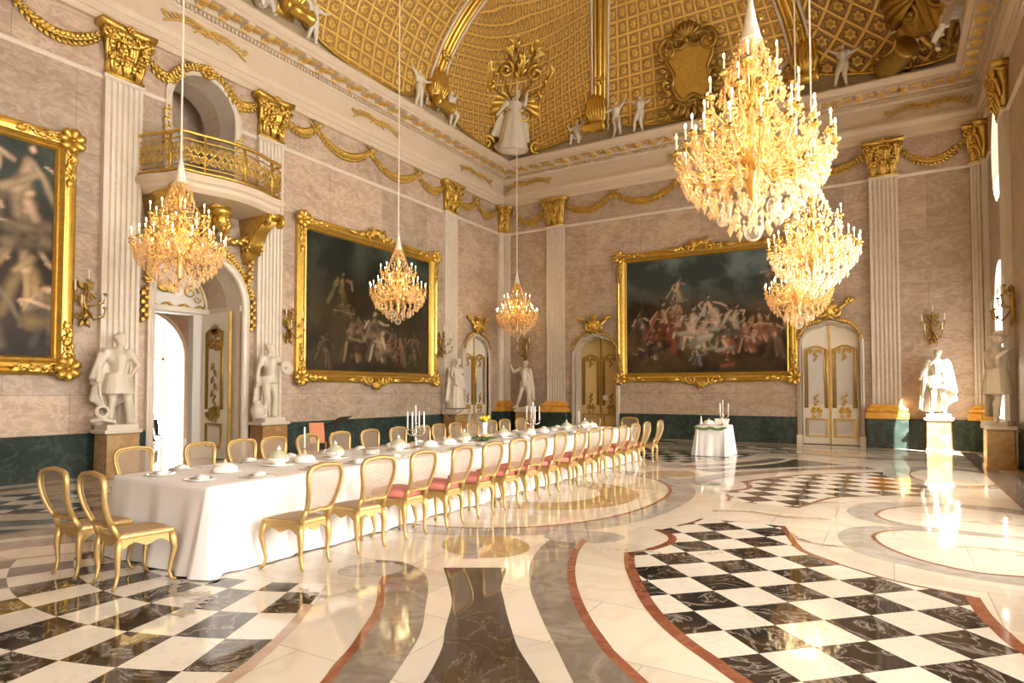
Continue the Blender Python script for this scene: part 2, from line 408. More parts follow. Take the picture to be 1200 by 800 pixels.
# inner curves traced on the floor, near right quarter; mirrored into the other three
gRl = smooth([(-3.26, 6.29), (-3.17, 5.82), (-2.99, 5.32), (-2.81, 4.96), (-2.59, 4.59), (-2.38, 4.30), (-2.13, 3.97), (-1.84, 3.61), (-1.56, 3.26), (-1.2, 2.85), (-.6, 2.3)])
rRl = smooth([(-2.95, 6.50), (-2.90, 6.2), (-2.82, 5.87), (-2.62, 5.37), (-2.42, 4.96), (-2.20, 4.57), (-1.98, 4.26), (-1.71, 3.91), (-1.54, 3.72), (-1.23, 3.44), (-.85, 3.12), (-.3, 2.7)])
gLr = smooth([(-4.32, 4.59), (-4.06, 4.67), (-3.74, 4.56), (-3.50, 4.37), (-3.26, 4.08), (-3.06, 3.80), (-2.84, 3.50), (-2.69, 3.25), (-2.56, 2.97), (-2.44, 2.70), (-2.25, 2.2), (-2.15, 1.6)])
rLr = smooth([(-3.98, 4.30), (-3.85, 4.22), (-3.67, 4.02), (-3.48, 3.80), (-3.28, 3.52), (-3.08, 3.20), (-2.95, 2.97), (-2.84, 2.74), (-2.72, 2.52), (-2.55, 2.1), (-2.42, 1.6)])
mvR = [(-3.83, 3.40), (-3.61, 3.08), (-3.37, 2.66), (-3.26, 2.44), (-3.18, 2.22), (-3.08, 1.8), (-3.02, 1.3), (-3.0, .2)]
mvL = [(-3.92, 3.37), (-3.76, 3.17), (-3.53, 2.79), (-3.38, 2.48), (-3.29, 2.22), (-3.19, 1.8), (-3.13, 1.3), (-3.11, .2)]
dkL = smooth([(-3.59, 4.72), (-3.30, 4.40), (-3.08, 4.15), (-2.93, 3.96), (-2.77, 3.7), (-2.65, 3.5), (-2.50, 3.28), (-2.36, 3.0), (-2.26, 2.75), (-2.12, 2.3), (-2.0, 1.6)])
dkR = smooth([(-3.08, 5.03), (-2.93, 4.72), (-2.82, 4.5), (-2.66, 4.28), (-2.47, 4.02), (-2.27, 3.76), (-2.06, 3.5), (-1.72, 3.16), (-1.3, 2.7), (-.9, 2.2)])
CB = [(-2.10, 8.20), (-1.16, 8.28), (-1.02, 7.79), (-.88, 7.3), (-.76, 7.05), (-.47, 6.76), (-.2, 6.52), (.01, 6.40), (.3, 6.28), (.53, 6.24), (.54, 6.0), (.56, 5.79), (.62, 5.45), (.70, 5.13), (.9, 4.6), (1.2, 4.1), (1.5, 3.8), (1.2, 3.0), (.3, 2.7), (-.2, 3.3), (-.73, 3.75),
      (-.94, 3.95), (-1.19, 4.18), (-1.44, 4.47), (-1.67, 4.83), (-1.95, 5.32), (-2.13, 5.7), (-2.25, 6.13), (-2.17, 6.34), (-2.08, 6.64), (-2.09, 6.85), (-2.20, 7.08), (-2.38, 7.27), (-2.3, 7.45), (-2.23, 7.64), (-2.15, 7.9)]
red2 = [(-2.3, 6.12), (-2.13, 5.68), (-1.95, 5.32), (-1.68, 4.83), (-1.44, 4.47), (-1.19, 4.18), (-.94, 3.95), (-.73, 3.75), (-.2, 3.3), (.3, 2.7)]
for sx in (1, -1):
    for sy in (1, -1):
        def fp(k, p, l): fpoly(k, p, l, sx, sy)
        # radial chequer at the ends of the oval, trimmed by the cream field
        a0 = 0; arcs = [(XC + r * sin(R(a)), 5.8 - r * cos(R(a))) for r, aa in ((2.35 if sx > 0 else 1.2, range(0, 61, 3)), (7.8, range(60, -1, -3))) for a in aa]
        fp('pk', arcs, 1)
        fp('w', mvR + [(-1.5, .2), (3, .2), (3, 6), (-2.5, 6.5), (-4.4, 4.8), (-4.2, 3.9)], 2)
        fp('m', mvL + mvR[::-1], 3)
        fp('g', gLr + rLr[::-1], 3); fp('lg', [(-4.12 + .26 * cos(t * pi / 12) + .06 * sin(t * pi / 12), 4.32 + .27 * sin(t * pi / 12)) for t in range(24)], 4)
        fp('r', strip([(-3.86, 4.24), (-3.70, 4.01), (-3.50, 3.79), (-3.30, 3.53), (-3.12, 3.23), (-2.97, 2.97), (-2.86, 2.73), (-2.75, 2.52), (-2.6, 2.1), (-2.47, 1.6)], .065), 5)
        fp('d', dkL + dkR[::-1], 3)
        fp('g', gRl + rRl[::-1], 3)
        fp('lg', [(-2.98 + .42 * cos(t * pi / 12), 6.52 + .32 * sin(t * pi / 12) + .12 * cos(t * pi / 12)) for t in range(24)], 4)
        fp('r', strip([(-2.93, 6.42), (-2.85, 6.1), (-2.76, 5.80), (-2.57, 5.33), (-2.37, 4.93), (-2.15, 4.56), (-1.89, 4.18), (-1.61, 3.83), (-1.53, 3.74), (-1.22, 3.45), (-.85, 3.12), (-.3, 2.7)], .075), 5)
        fp('ck', CB, 3)
        fp('r', strip(red2, .10), 5)
        fp('r', strip([(-2.40, 7.30), (-2.18, 7.10), (-2.08, 6.85), (-2.10, 6.58), (-2.17, 6.34)], .09), 5); fp('r', strip([(-2.17, 6.34), (-2.25, 6.18), (-2.31, 6.1)], .05), 5)
        fp('r', strip([(-2.25, 7.62), (-2.15, 7.9), (-2.10, 8.20)], .05), 5)
        fp('r', strip([(-1.16, 8.28), (-1.08, 8.0), (-1.02, 7.79), (-.88, 7.3), (-.76, 7.05), (-.47, 6.76)], .07), 5)
        fp('r', strip([(-.47, 6.76), (.01, 6.40), (.53, 6.24)], .035), 5); fp('r', strip([(.53, 6.24), (.56, 5.79), (.62, 5.45), (.70, 5.13), (.95, 4.6), (1.3, 4.1)], .1), 5)
        # tongue-shaped fields at the side
        gt = smooth([(-.54, 7.99), (-.54, 8.25), (-.44, 8.6), (-.2, 8.85), (.1, 8.96), (.6, 8.965), (1.6, 8.965)]) + smooth([(1.9, 7.0), (1.3, 6.82), (.88, 6.80), (.40, 6.87), (.08, 7.03), (-.28, 7.28), (-.46, 7.64), (-.54, 7.99)])
        fp('lg', gt, 3)
        wt = smooth([(-.19, 8.15), (-.18, 8.35), (-.1, 8.58), (.07, 8.74), (.5, 8.83), (1.5, 8.9)]) + smooth([(2.2, 7.7), (1.5, 7.3), (.92, 7.14), (.61, 7.09), (.29, 7.26), (.09, 7.47), (-.1, 7.8), (-.19, 8.15)])
        fp('w', wt, 4); fp('r', strip([(1.5, 7.3), (.92, 7.12), (.61, 7.09), (.29, 7.26), (.09, 7.47), (-.1, 7.8), (-.19, 8.15), (-.18, 8.35), (-.08, 8.6), (.1, 8.76)], .045), 5)
        for q in range(5):
            fp('m', strip([(.55 + .25 * q, 8.1 + .12 * sin(q * 2.1)), (.75 + .25 * q, 8.2 + .15 * sin(q * 3.)), (.95 + .25 * q, 8.12)], .05), 5)
        # lens by the axis
        fp('o', [(-3.72 + .50 * cos(t * pi / 12) - .12 * sin(t * pi / 12), 5.62 + .46 * sin(t * pi / 12) + .05 * cos(t * pi / 12)) for t in range(24)], 3)
        fp('lg', strip([(-4.05, 5.85), (-3.8, 5.55), (-3.55, 5.1)], .16), 4)
# centre oval
def sup(a, b, n=64, e=2.3): return [(XC + a * (abs(cos(t)) ** (2 / e)) * (1 if cos(t) >= 0 else -1), YC + b * (abs(sin(t)) ** (2 / e)) * (1 if sin(t) >= 0 else -1)) for t in [2 * pi * i / n for i in range(n)]]
fpoly('lg', sup(2.84, 3.35), 6); fpoly('r', sup(2.48, 2.98), 7); fpoly('w', sup(2.42, 2.92), 8); fpoly('o', sup(2.1, 1.55), 9); fpoly('w', sup(1.5, 1.0), 10)
# far and near border: grey band, curled lobes
for (cx, cy, a, b) in ((1.0, 14.6, .75, 1.3), (1.0, 2.6, .7, 1.2), (-.4, 18.4, 1.6, .75), (-10.4, 18.4, 1.6, .75), (-5.4, 17.9, 2.7, .7), (-5.4, .2, 2.7, .7)):
    e = [(cx + a * cos(2 * pi * i / 40), cy + b * sin(2 * pi * i / 40)) for i in range(40)]
    e2 = [(cx + (a - .05) * cos(2 * pi * i / 40), cy + (b - .05) * sin(2 * pi * i / 40)) for i in range(40)]
    e0 = [(cx + (a + .42) * cos(2 * pi * i / 40), cy + (b + .3) * sin(2 * pi * i / 40)) for i in range(40)]
    fpoly('lg', e0, 7); fpoly('r', e, 8); fpoly('w', e2, 9)
def frame(x0, x1, y0, y1, w, k, l):
    for p in ([(x0, y0), (x1, y0), (x1, y0 + w), (x0, y0 + w)], [(x0, y1 - w), (x1, y1 - w), (x1, y1), (x0, y1)], [(x0, y0), (x0 + w, y0), (x0 + w, y1), (x0, y1)], [(x1 - w, y0), (x1, y0), (x1, y1), (x1 - w, y1)]): fpoly(k, p, l)
frame(XL + .45, XR - .45, YF + .45, YB - .9, .28, 'g', 10); frame(XL + .73, XR - .73, YF + .73, YB - 1.18, .04, 'r', 11)
# small inlaid leaf scrolls of coloured marble
rs = random.Random(3)
def leaves(path, k=7, s=.1):
    p = smooth(path, k)
    for i, (x, y) in enumerate(p):
        a = rs.uniform(0, 6.28); w = s * rs.uniform(.5, 1.1)
        fpoly(rs.choice(['m', 'lv', 'lv', 'lg']), [(x + w * cos(a) , y + w * sin(a)), (x + w * .35 * cos(a + 1.57), y + w * .35 * sin(a + 1.57)), (x - w * cos(a), y - w * sin(a)), (x - w * .35 * cos(a + 1.57), y - w * .35 * sin(a + 1.57))], 12 + i * .06)
leaves([(-5.3, 3.2), (-5.0, 3.0), (-4.75, 3.1), (-4.6, 2.9), (-4.5, 2.75)], 9, .1); leaves([(-4.2, 3.6), (-4.0, 3.55), (-3.85, 3.62), (-3.8, 3.9)], 6, .07)
leaves([(-2.1, 8.8), (-1.7, 9.0), (-1.2, 8.9), (-.7, 9.0)], 9, .1); leaves([(-1.0, 7.9), (-.85, 7.6), (-.6, 7.5), (-.4, 7.55)], 7, .07); leaves([(-1.0, 10.1), (-.85, 10.3), (-.6, 10.4)], 7, .07)
leaves([(-3.0, 6.0), (-2.6, 6.1), (-2.2, 6.25), (-1.8, 6.3), (-1.5, 6.6)], 5, .06)
me = bpy.data.meshes.new('floor'); me.from_pydata(fl.v, [], fl.f)
for k in FK: me.materials.append(FM[k])
me.polygons.foreach_set('material_index', fl.mi)
uvl = me.uv_layers.new(name='UVMap')
for p, u in zip(me.polygons, fuv):
    for li, c in zip(p.loop_indices, u): uvl.data[li].uv = c
import bmesh as _bm
bm = _bm.new(); bm.from_mesh(me)
for f in bm.faces:
    f.normal_update()
    if f.normal.z < 0: f.normal_flip()
bm.to_mesh(me); bm.free()
fo = bpy.data.objects.new('floor', me); COL.objects.link(fo); tag(fo, kind='structure')
sl = MB(); sl.box(XL - 5, XR + .6, YF - .6, YB + 1.3, -.25, -.004); tag(sl.build('trim_2', M['stuc']), kind='structure')
# ------------------------------------------------------------------ vault above the cornice
HX, HY, XV, YV = 7.73, 12.745, -5.42, 8.345
def v_ins(t): return .35 + 6.2 * (1 - cos(t))
def v_z(t): return 10.48 + 4.9 * sin(t)
def v_r(ins): return max(.5, min(1.1 + .9 * (ins - .35), 4.0 - .57 * (ins - .35)))
def v_path(side, a, b, ins, n):
    # points along the vault at this inset: side B/L/R from coordinate a to b, or corner 'NW','NE' between the two flanking ribs
    r = v_r(ins); hx, hy = HX - ins, HY - ins
    if side == 'B': return [(a + (b - a) * i / n, YV + hy) for i in range(n + 1)]
    if side == 'L': return [(XV - hx, a + (b - a) * i / n) for i in range(n + 1)]
    if side == 'R': return [(XV + hx, a + (b - a) * i / n) for i in range(n + 1)]
    sg = -1 if side == 'NW' else 1
    xr = XV + sg * (3.36 - .43 * (ins - .35) + .22)
    P = [(xr, YV + hy), (XV + sg * (hx - r), YV + hy)]
    P += [(XV + sg * (hx - r + r * sin(R(k * 9))), YV + hy - r + r * cos(R(k * 9))) for k in range(1, 10)]
    P += [(XV + sg * hx, YV + hy - r), (XV + sg * hx, 16.05 + .22)]
    d = [0]
    for i in range(1, len(P)): d.append(d[-1] + hypot(P[i][0] - P[i - 1][0], P[i][1] - P[i - 1][1]))
    out = []
    for i in range(n + 1):
        s = d[-1] * i / n; k = 1
        while k < len(d) - 1 and d[k] < s: k += 1
        t = (s - d[k - 1]) / max(d[k] - d[k - 1], 1e-6); out.append((P[k - 1][0] + (P[k][0] - P[k - 1][0]) * t, P[k - 1][1] + (P[k][1] - P[k - 1][1]) * t))
    return out
# plaster shell
mb = MB(); loops = []
for k in range(15):
    t = R(84 * k / 14); ins = v_ins(t) - .07; z = v_z(t); r = v_r(ins); hx, hy = HX - ins, HY - ins; lp = []
    for (sx, sy, a0) in ((1, 1, 0), (-1, 1, 90), (-1, -1, 180), (1, -1, 270)):
        for q in range(9):
            a = R(a0 + q * 90 / 8); lp.append((XV + sx * (hx - r) + r * cos(a), YV + sy * (hy - r) + r * sin(a), z))
    loops.append(lp)
mb.loft(loops, False, True)
ceil_ = tag(mb.build('ceiling', M['stuc'], smooth=True), kind='structure')
sh = MB(); sh.holed([[(XL - .5, YF - .5), (XR + .5, YF - .5), (XR + .5, YB + .5), (XL - .5, YB + .5)], [(p[0], p[1]) for p in loops[0]]], 0, .05, M=Matrix.Rotation(R(90), 4, 'X') @ Matrix.Scale(1, 4))
sh.v = [(p[0], -p[1] if False else p[1], p[2]) for p in sh.v]
sv = MB(); tri = tessellate_polygon([[V((*p, 0)) for p in [(XL - .5, YF - .5), (XR + .5, YF - .5), (XR + .5, YB + .5), (XL - .5, YB + .5)]], [V((p[0], p[1], 0)) for p in loops[0]]])
pp = [(XL - .5, YF - .5), (XR + .5, YF - .5), (XR + .5, YB + .5), (XL - .5, YB + .5)] + [(p[0], p[1]) for p in loops[0]]
sv.add([(p[0], p[1], 10.49) for p in pp], [tuple(a) for a in tri]); tag(sv.build('trim_3', M['stuc']), kind='structure')
ob = MB()                                                   # upper masonry behind the entablature
for F_, a, b in ((FL, YF - .6, YB + .6), (FB, XL - .6, XR + .6), (FR, -YB - .6, -YF + .6), (FF, -XR - .6, -XL + .6)): ob.box(a, b, .02, .5, 8.95, 10.49, 0, F_)
tag(ob.build('trim_4', M['stuc']), kind='structure')

def lattice(name, base, base2, rib):
    m, nt, b = nodes(name)
    uvn = N(nt, 'ShaderNodeUVMap').outputs[0]; sp = N(nt, 'ShaderNodeSeparateXYZ'); nt.links.new(uvn, sp.inputs[0])
    fx = math_(nt, 'ABSOLUTE', math_(nt, 'SUBTRACT', math_(nt, 'FRACT', sp.outputs[0]), .5)); fy = math_(nt, 'ABSOLUTE', math_(nt, 'SUBTRACT', math_(nt, 'FRACT', sp.outputs[1]), .5))
    mx = math_(nt, 'MAXIMUM', fx, fy)
    line = ramp(nt, mx, [(.38, (0, 0, 0)), (.43, (1, 1, 1))])
    px = math_(nt, 'SUBTRACT', math_(nt, 'FRACT', sp.outputs[0]), .5); py = math_(nt, 'SUBTRACT', math_(nt, 'FRACT', sp.outputs[1]), .5)
    r = math_(nt, 'SQRT', math_(nt, 'ADD', math_(nt, 'MULTIPLY', px, px), math_(nt, 'MULTIPLY', py, py)))
    pet = math_(nt, 'MULTIPLY', math_(nt, 'COSINE', math_(nt, 'MULTIPLY', math_(nt, 'ARCTAN2', px, py), 6)), .035)
    rr = math_(nt, 'ADD', r, pet)
    ros = ramp(nt, rr, [(.0, (1, 1, 1)), (.07, (.5, .5, .5)), (.12, (.95, .95, .95)), (.24, (.7, .7, .7)), (.33, (0, 0, 0))])
    tc = N(nt, 'ShaderNodeNewGeometry').outputs['Position']; nz = noise_(nt, tc, 3.5, 4)
    gr = mix(nt, nz, base, base2)
    c = mix(nt, ramp(nt, rr, [(.22, (1, 1, 1)), (.3, (0, 0, 0))]), gr, rib); c = mix(nt, line, c, rib)
    nt.links.new(c, b.inputs['Base Color']); b.inputs['Metallic'].default_value = .35; b.inputs['Roughness'].default_value = .42
    h = math_(nt, 'MAXIMUM', line, math_(nt, 'MULTIPLY', ros, .9))
    h = math_(nt, 'ADD', h, math_(nt, 'MULTIPLY', noise_(nt, tc, 26, 3), .25))
    bump(nt, b, h, .9, .09); return m
M['lat'] = lattice('gilt_lattice', (.46, .25, .08), (.64, .38, .14), (.84, .56, .13))
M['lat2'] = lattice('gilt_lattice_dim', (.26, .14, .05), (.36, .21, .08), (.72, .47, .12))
T0, T1, NT = R(2), R(80), 26
def panel(side, a, b, cell, mat, rot=0, label=''):
    mb = MB(); n = 44; grid = []; uv = []
    for k in range(NT + 1):
        row = []
        for i in range(n + 1):
            f = i / n; sc = .70 * abs(2 * f - 1) ** 2.6                 # scalloped foot
            t = R(2.5) + R(8) * sc; t = t + (T1 - t) * k / NT; ins = v_ins(t)
            if side in 'BLR':
                if side == 'B':
                    w = 3.36 - .43 * (ins - .35) - .22; x = XV - w + 2 * w * f; p = v_path('B', x, x, ins, 1)[0]
                else: p = v_path(side, a + (b - a) * f, 0, ins, 1)[0]
            else: p = v_path(side, 0, 0, ins, n)[i]
            row.append((p[0], p[1], v_z(t)))
            s = f * (6.3 if side == 'B' else abs(b - a) if side in 'LR' else 8.4) / cell; q = t * 5.6 / cell
            uv.append((s * cos(rot) - q * sin(rot), s * sin(rot) + q * cos(rot)))
        grid.append(row)
    vs = [p for r in grid for p in r]; m = n + 1
    mb.add(vs, [(k * m + i, k * m + i + 1, (k + 1) * m + i + 1, (k + 1) * m + i) for k in range(NT) for i in range(n)])
    me = bpy.data.meshes.new('vault_panel'); me.from_pydata(mb.v, [], mb.f); me.materials.append(mat)
    ul = me.uv_layers.new(name='UVMap')
    for l, lv in zip(ul.data, me.loops): l.uv = uv[lv.vertex_index]
    me.polygons.foreach_set('use_smooth', [True] * len(me.polygons))
    o = bpy.data.objects.new('vault_panel', me); COL.objects.link(o); o.parent = ceil_
    bd = MB(); e = grid[0]; c = V((XV, YV, 10.8))
    e = [V(p) + (c - V(p)).normalized() * .04 for p in e]
    bd.tube(e, [.05 + .018 * sin(i * 2.4) for i in range(len(e))], 6); bd.build('gilt_beading', M['gold'], o, smooth=True)
    return o
panel('B', 0, 0, .455, M['lat']); panel('L', 10.53, 15.83, .46, M['lat']); panel('L', 4.6, 9.85, .46, M['lat'])
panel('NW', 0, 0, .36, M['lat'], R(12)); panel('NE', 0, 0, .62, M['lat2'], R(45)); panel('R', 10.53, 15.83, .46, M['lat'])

def vframe(side, c, t, push=0):
    # matrix: origin on the vault, x along the wall (to the right as seen), z up the curve, y outward
    ins = v_ins(t) + push; z = v_z(t)
    tz = V((0, 6.2 * sin(t), 4.9 * cos(t))).normalized()             # (-, inward, up)
    if side == 'B': o = V((c, YV + HY - ins, z)); X = V((1, 0, 0)); Z = V((0, -tz.y, tz.z))
    elif side == 'L': o = V((XV - HX + ins, c, z)); X = V((0, 1, 0)); Z = V((tz.y, 0, tz.z))
    elif side == 'R': o = V((XV + HX - ins, c, z)); X = V((0, -1, 0)); Z = V((-tz.y, 0, tz.z))
    Y = Z.cross(X); m = Matrix((X, Y, Z)).transposed().to_4x4(); m.translation = o; return m
# ribs between the panels
def rib(side, c, sg=0, label='', foot=True):
    root = thing('vault_rib', label, 'rib', group=None)
    def pt(t, off, push):
        ins = v_ins(t); cc = c + (0 if side != 'B' else -sg * .43 * (ins - .35)); m = vframe(side, cc, t, push); return m @ V((off, 0, 0))
    ts = [R(5 + 75 * i / 22) for i in range(23)]
    ed = MB()
    for q in (-.30, .30): ed.tube([pt(t, q, .05) for t in ts], .05, 6)
    ed.build('plaster_edge', M['whitem'], root, smooth=True)
    g = MB()
    for q, r_ in ((-.17, .055), (0, .085), (.17, .055)): g.tube([pt(t, q, .06) for t in ts[3:]], r_, 8)
    g.loft([[pt(t, -.27, -.02), pt(t, -.27, .05), pt(t, .27, .05), pt(t, .27, -.02)] for t in ts], True, True)
    g.build('gilt_fluting', M['gold_s'], root, smooth=True)
    kn = MB()
    for q, tt in ((0, 24), (0, 62)):
        for a in range(7):
            p = pt(R(tt), .12 * cos(a * .9) * 1.3, .12); kn.ell(p + V((0, 0, .10 * sin(a * .9))), .085, 8, 5)
    kn.build('gilt_clasp', M['gold'], root, smooth=True)
    if foot:
        m = vframe(side, c, R(3), .12)
        f = MB(); f.loft([[m @ V((w * x, -.18 * d * y, z)) for x, y in ((-1, 0), (-.8, .8), (0, 1.15), (.8, .8), (1, 0), (0, -.3))] for w, d, z in ((.12, .5, .32), (.34, 1.2, .45), (.40, 1.5, .75), (.33, 1.5, 1.1), (.22, 1, 1.45), (.30, .8, 1.6), (.2, .6, 1.7))], True, True)
        for k in range(-3, 4):
            f.tube([m @ V((k * .05, -.10, .35)), m @ V((k * .115, -.28, .75)), m @ V((k * .09, -.24, 1.2)), m @ V((k * .04, -.15, 1.5))], [.03, .055, .05, .03], 6)
        for sgn in (-1, 1): f.tube([m @ V((sgn * (.2 + .16 * cos(a)), -.22, 1.55 + .14 * sin(a))) for a in [q * .5 for q in range(11)]], .045, 6)
        f.build('gilt_acanthus_foot', M['gold'], root, smooth=True)
        d = MB(); d.lathe([(.0, -.42), (.17, -.42), (.2, -.36), (.16, -.3), (.15, -.1), (.19, 0), (.15, .1), (.16, .3), (.2, .36), (.17, .42), (0, .42)], n=14, M=m @ Matrix.Translation((0, -.42, .18)) @ Matrix.Rotation(R(90), 4, 'Y'))
        d.build('gilt_drum', M['gold_s'], root, smooth=True)
    return root
rib('B', XV - 3.36, -1, 'gilded fluted rib of the vault with white edges, left one over the far wall')
rib('B', XV + 3.36, 1, 'right gilded vault rib over the far wall, behind the large chandelier')
rib('L', 16.05, 0, 'gilded fluted rib of the vault rising over the far end of the left wall')
rib('L', 10.2, 0, 'gilded fluted rib of the vault at the top edge, above the curved balcony')
rib('R', 16.05, 0, 'gilded fluted rib of the vault over the window wall')
# cartouche over the far wall
def scroll(mb, x, z, r, a0, turns, sg=1, th=.05, y=-.05, n=6, shrink=.25, M=None, seg=10):
    k = int(turns * seg) + 1; P = []; Rr = []
    for i in range(k + 1):
        f = i / k; rr = r * (1 - (1 - shrink) * f); a = a0 + sg * 2 * pi * turns * f
        P.append((x + rr * cos(a), y - .3 * th * f, z + rr * sin(a))); Rr.append(th * (1 - .35 * f))
    mb.tube(P, Rr, n, M=M); mb.ell(V(P[-1]) if M is None else M @ V(P[-1]), th * 1.25, 8, 5)
def leafp(mb, x, z, a, ln, w, y=-.04, d=None, M=None):
    T = (M or Matrix()) @ Matrix.Translation((x + cos(a) * ln / 2, y, z + sin(a) * ln / 2)) @ Matrix.Rotation(-a, 4, 'Y')
    mb.loft([[(q, -s * d_, t) for d_, t in ((0, -ww), (1, -ww * .4), (.5, 0), (1, ww * .4), (0, ww))] for q, ww, s in ((-ln / 2, w * .15, .01), (-ln / 4, w * .45, w * .4), (0, w * .55, w * .5), (ln / 4, w * .35, w * .4), (ln / 2, .004, .01))], True, True, 0, T)
def shell(mb, x, z, r, n=9, a0=0, a1=pi, y=-.05, M=None):
    for i in range(n):
        a = a0 + (a1 - a0) * (i + .5) / n
        P = [(x + r * q * cos(a), y - .3 * r * sin(q * pi) * .6, z + r * q * sin(a)) for q in (.12, .4, .7, .95, 1.05)]
        wd = r * (a1 - a0) / n * .5
        mb.tube(P, [wd * .3, wd * .55, wd * .9, wd * 1.0, wd * .6], 6, M=M)
    mb.ell((M or Matrix()) @ V((x, y - .05, z)), r * .16, 8, 5)
root = thing('wall_cartouche', 'large gilded scrolled cartouche on the vault over the middle of the far wall', 'ornament')
m = vframe('B', -5.38, R(17), .25); tl = m @ Matrix.Rotation(0, 4, 'X')
b_ = MB(); sp_ = [(-.62, .95), (-.75, .55), (-.55, .1), (-.6, -.35), (-.35, -.75), (0, -.62), (.35, -.8), (.62, -.4), (.55, .1), (.75, .5), (.62, .95), (.25, .8), (0, .95), (-.25, .8)]
b_.prism(sp_, -.08, .1, M=tl); b_.build('shield', M['gold_s'], root)
c_ = MB(); c_.tube([tl @ V((x, -.1, z)) for x, z in smooth(sp_ + sp_[:1], 3)], .07, 6)
for sg in (-1, 1):
    scroll(c_, sg * .62, .85, .34, pi / 2, 1.2, -sg, .07, -.14, M=tl); scroll(c_, sg * .72, -.15, .26, -pi / 2, 1.1, sg, .06, -.12, M=tl); scroll(c_, sg * .45, -.95, .26, 0 if sg > 0 else pi, 1, -sg, .06, -.1, M=tl)
    for k in range(5): leafp(c_, sg * (.8 - .05 * k), .6 - k * .35, pi / 2 + sg * (-1.1 - .2 * k), .38, .2, -.08, M=tl)
    scroll(c_, sg * 1.15, -1.0, .3, 0, 1.1, sg, .05, -.08, M=tl); scroll(c_, sg * 1.05, -.5, .16, 0, 1, -sg, .04, -.08, M=tl)
c_.build('gilt_scrollwork', M['gold_dim'], root, smooth=True)
c2 = MB(); shell(c2, 0, 1.0, .5, 9, R(10), R(170), -.15, M=tl); c2.build('gilt_shell', M['gold_dim'], root, smooth=True); c2 = MB()
for k in range(7): leafp(c2, -.45 + .15 * k, -.95, R(-90 + (k - 3) * 18), .45, .18, -.1, M=tl)
c2.build('gilt_leaves', M['gold_dim'], root, smooth=True)
# ------------------------------------------------------------------ pilasters
def flutes(w, d, n=6):
    # half outline of a fluted shaft: front edge points from left to right (x, y) with y negative towards the room
    e = .045; P = [(-w / 2, 0), (-w / 2, -d)]; fw = (w - 2 * e) / n
    for i in range(n):
        x0 = -w / 2 + e + fw * i; a, b = x0 + fw * .14, x0 + fw * .86; c, r = (a + b) / 2, (b - a) / 2
        P += [(a, -d)] + [(c - r * cos(pi * q / 6), -d + r * 1.25 * sin(pi * q / 6)) for q in range(1, 6)] + [(b, -d)]
    return P + [(w / 2, -d), (w / 2, 0)]
def capital(mb, w):
    mb.loft([[(-k, -.001, z), (-k, -dd, z), (k, -dd, z), (k, -.001, z)] for k, dd, z in ((w / 2 - .02, .12, 7.84), (w / 2 - .03, .14, 8.3), (w / 2 + .04, .2, 8.66), (w / 2 + .1, .27, 8.72))], True, True)
    mb.loft([[(-k, -.001, z), (-k, -dd, z), (-k * .5, -dd + .05, z), (0, -dd + .07, z), (k * .5, -dd + .05, z), (k, -dd, z), (k, -.001, z)] for k, dd, z in ((w / 2 + .15, .30, 8.74), (w / 2 + .17, .33, 8.80), (w / 2 + .17, .33, 8.87))], True, True)
    mb.tube([(-w / 2, -.14, 7.86), (w / 2, -.14, 7.86)], .035, 6)
    n = max(2, int(round(w / .22)))
    for row, (z0, h, off) in enumerate(((7.88, .36, 0), (8.12, .42, .5))):
        k = n + (row == 1)
        for i in range(k):
            x = -w / 2 + w * (i + .5 - (.5 if row else 0)) / n; x = min(max(x, -w / 2 + .03), w / 2 - .03)
            for s in (-1, 0, 1):
                mb.tube([(x + s * .02, -.14, z0), (x + s * .05, -.19, z0 + h * .5), (x + s * .06, -.22, z0 + h * .85), (x + s * .05, -.30, z0 + h), (x + s * .04, -.31, z0 + h * .88)], [.03, .042, .045, .04, .025], 6)
    for s in (-1, 1):
        for a in (0,): scroll(mb, s * (w / 2 + .05), 8.62, .12, pi / 2, 1.25, s, .04, -.27)
        mb.tube([(s * .06, -.2, 8.35), (s * w * .3, -.24, 8.55), (s * (w / 2 + .03), -.28, 8.74)], [.02, .035, .04], 6)
        if w > .5: scroll(mb, s * .13, 8.60, .075, pi / 2, 1.2, s, .026, -.24)
    rc = random.Random(5)
    for k in range(46 if w > .5 else 24):
        x = rc.uniform(-w / 2, w / 2); z = rc.uniform(7.95, 8.62); a = rc.uniform(60, 120); leafp(mb, x, z, R(a + (x * 60)), .13, .10, -.20 - .10 * (z - 7.9) - rc.uniform(0, .05)); mb.ell((x, -.22 - .12 * (z - 7.9), z + .1), (.035, .03, .03), 6, 4)
    for k in range(6): mb.ell((.06 * cos(k * pi / 3), -.33, 8.8 + .06 * sin(k * pi / 3)), .035, 6, 4)
    mb.ell((0, -.35, 8.8), .04, 6, 4)
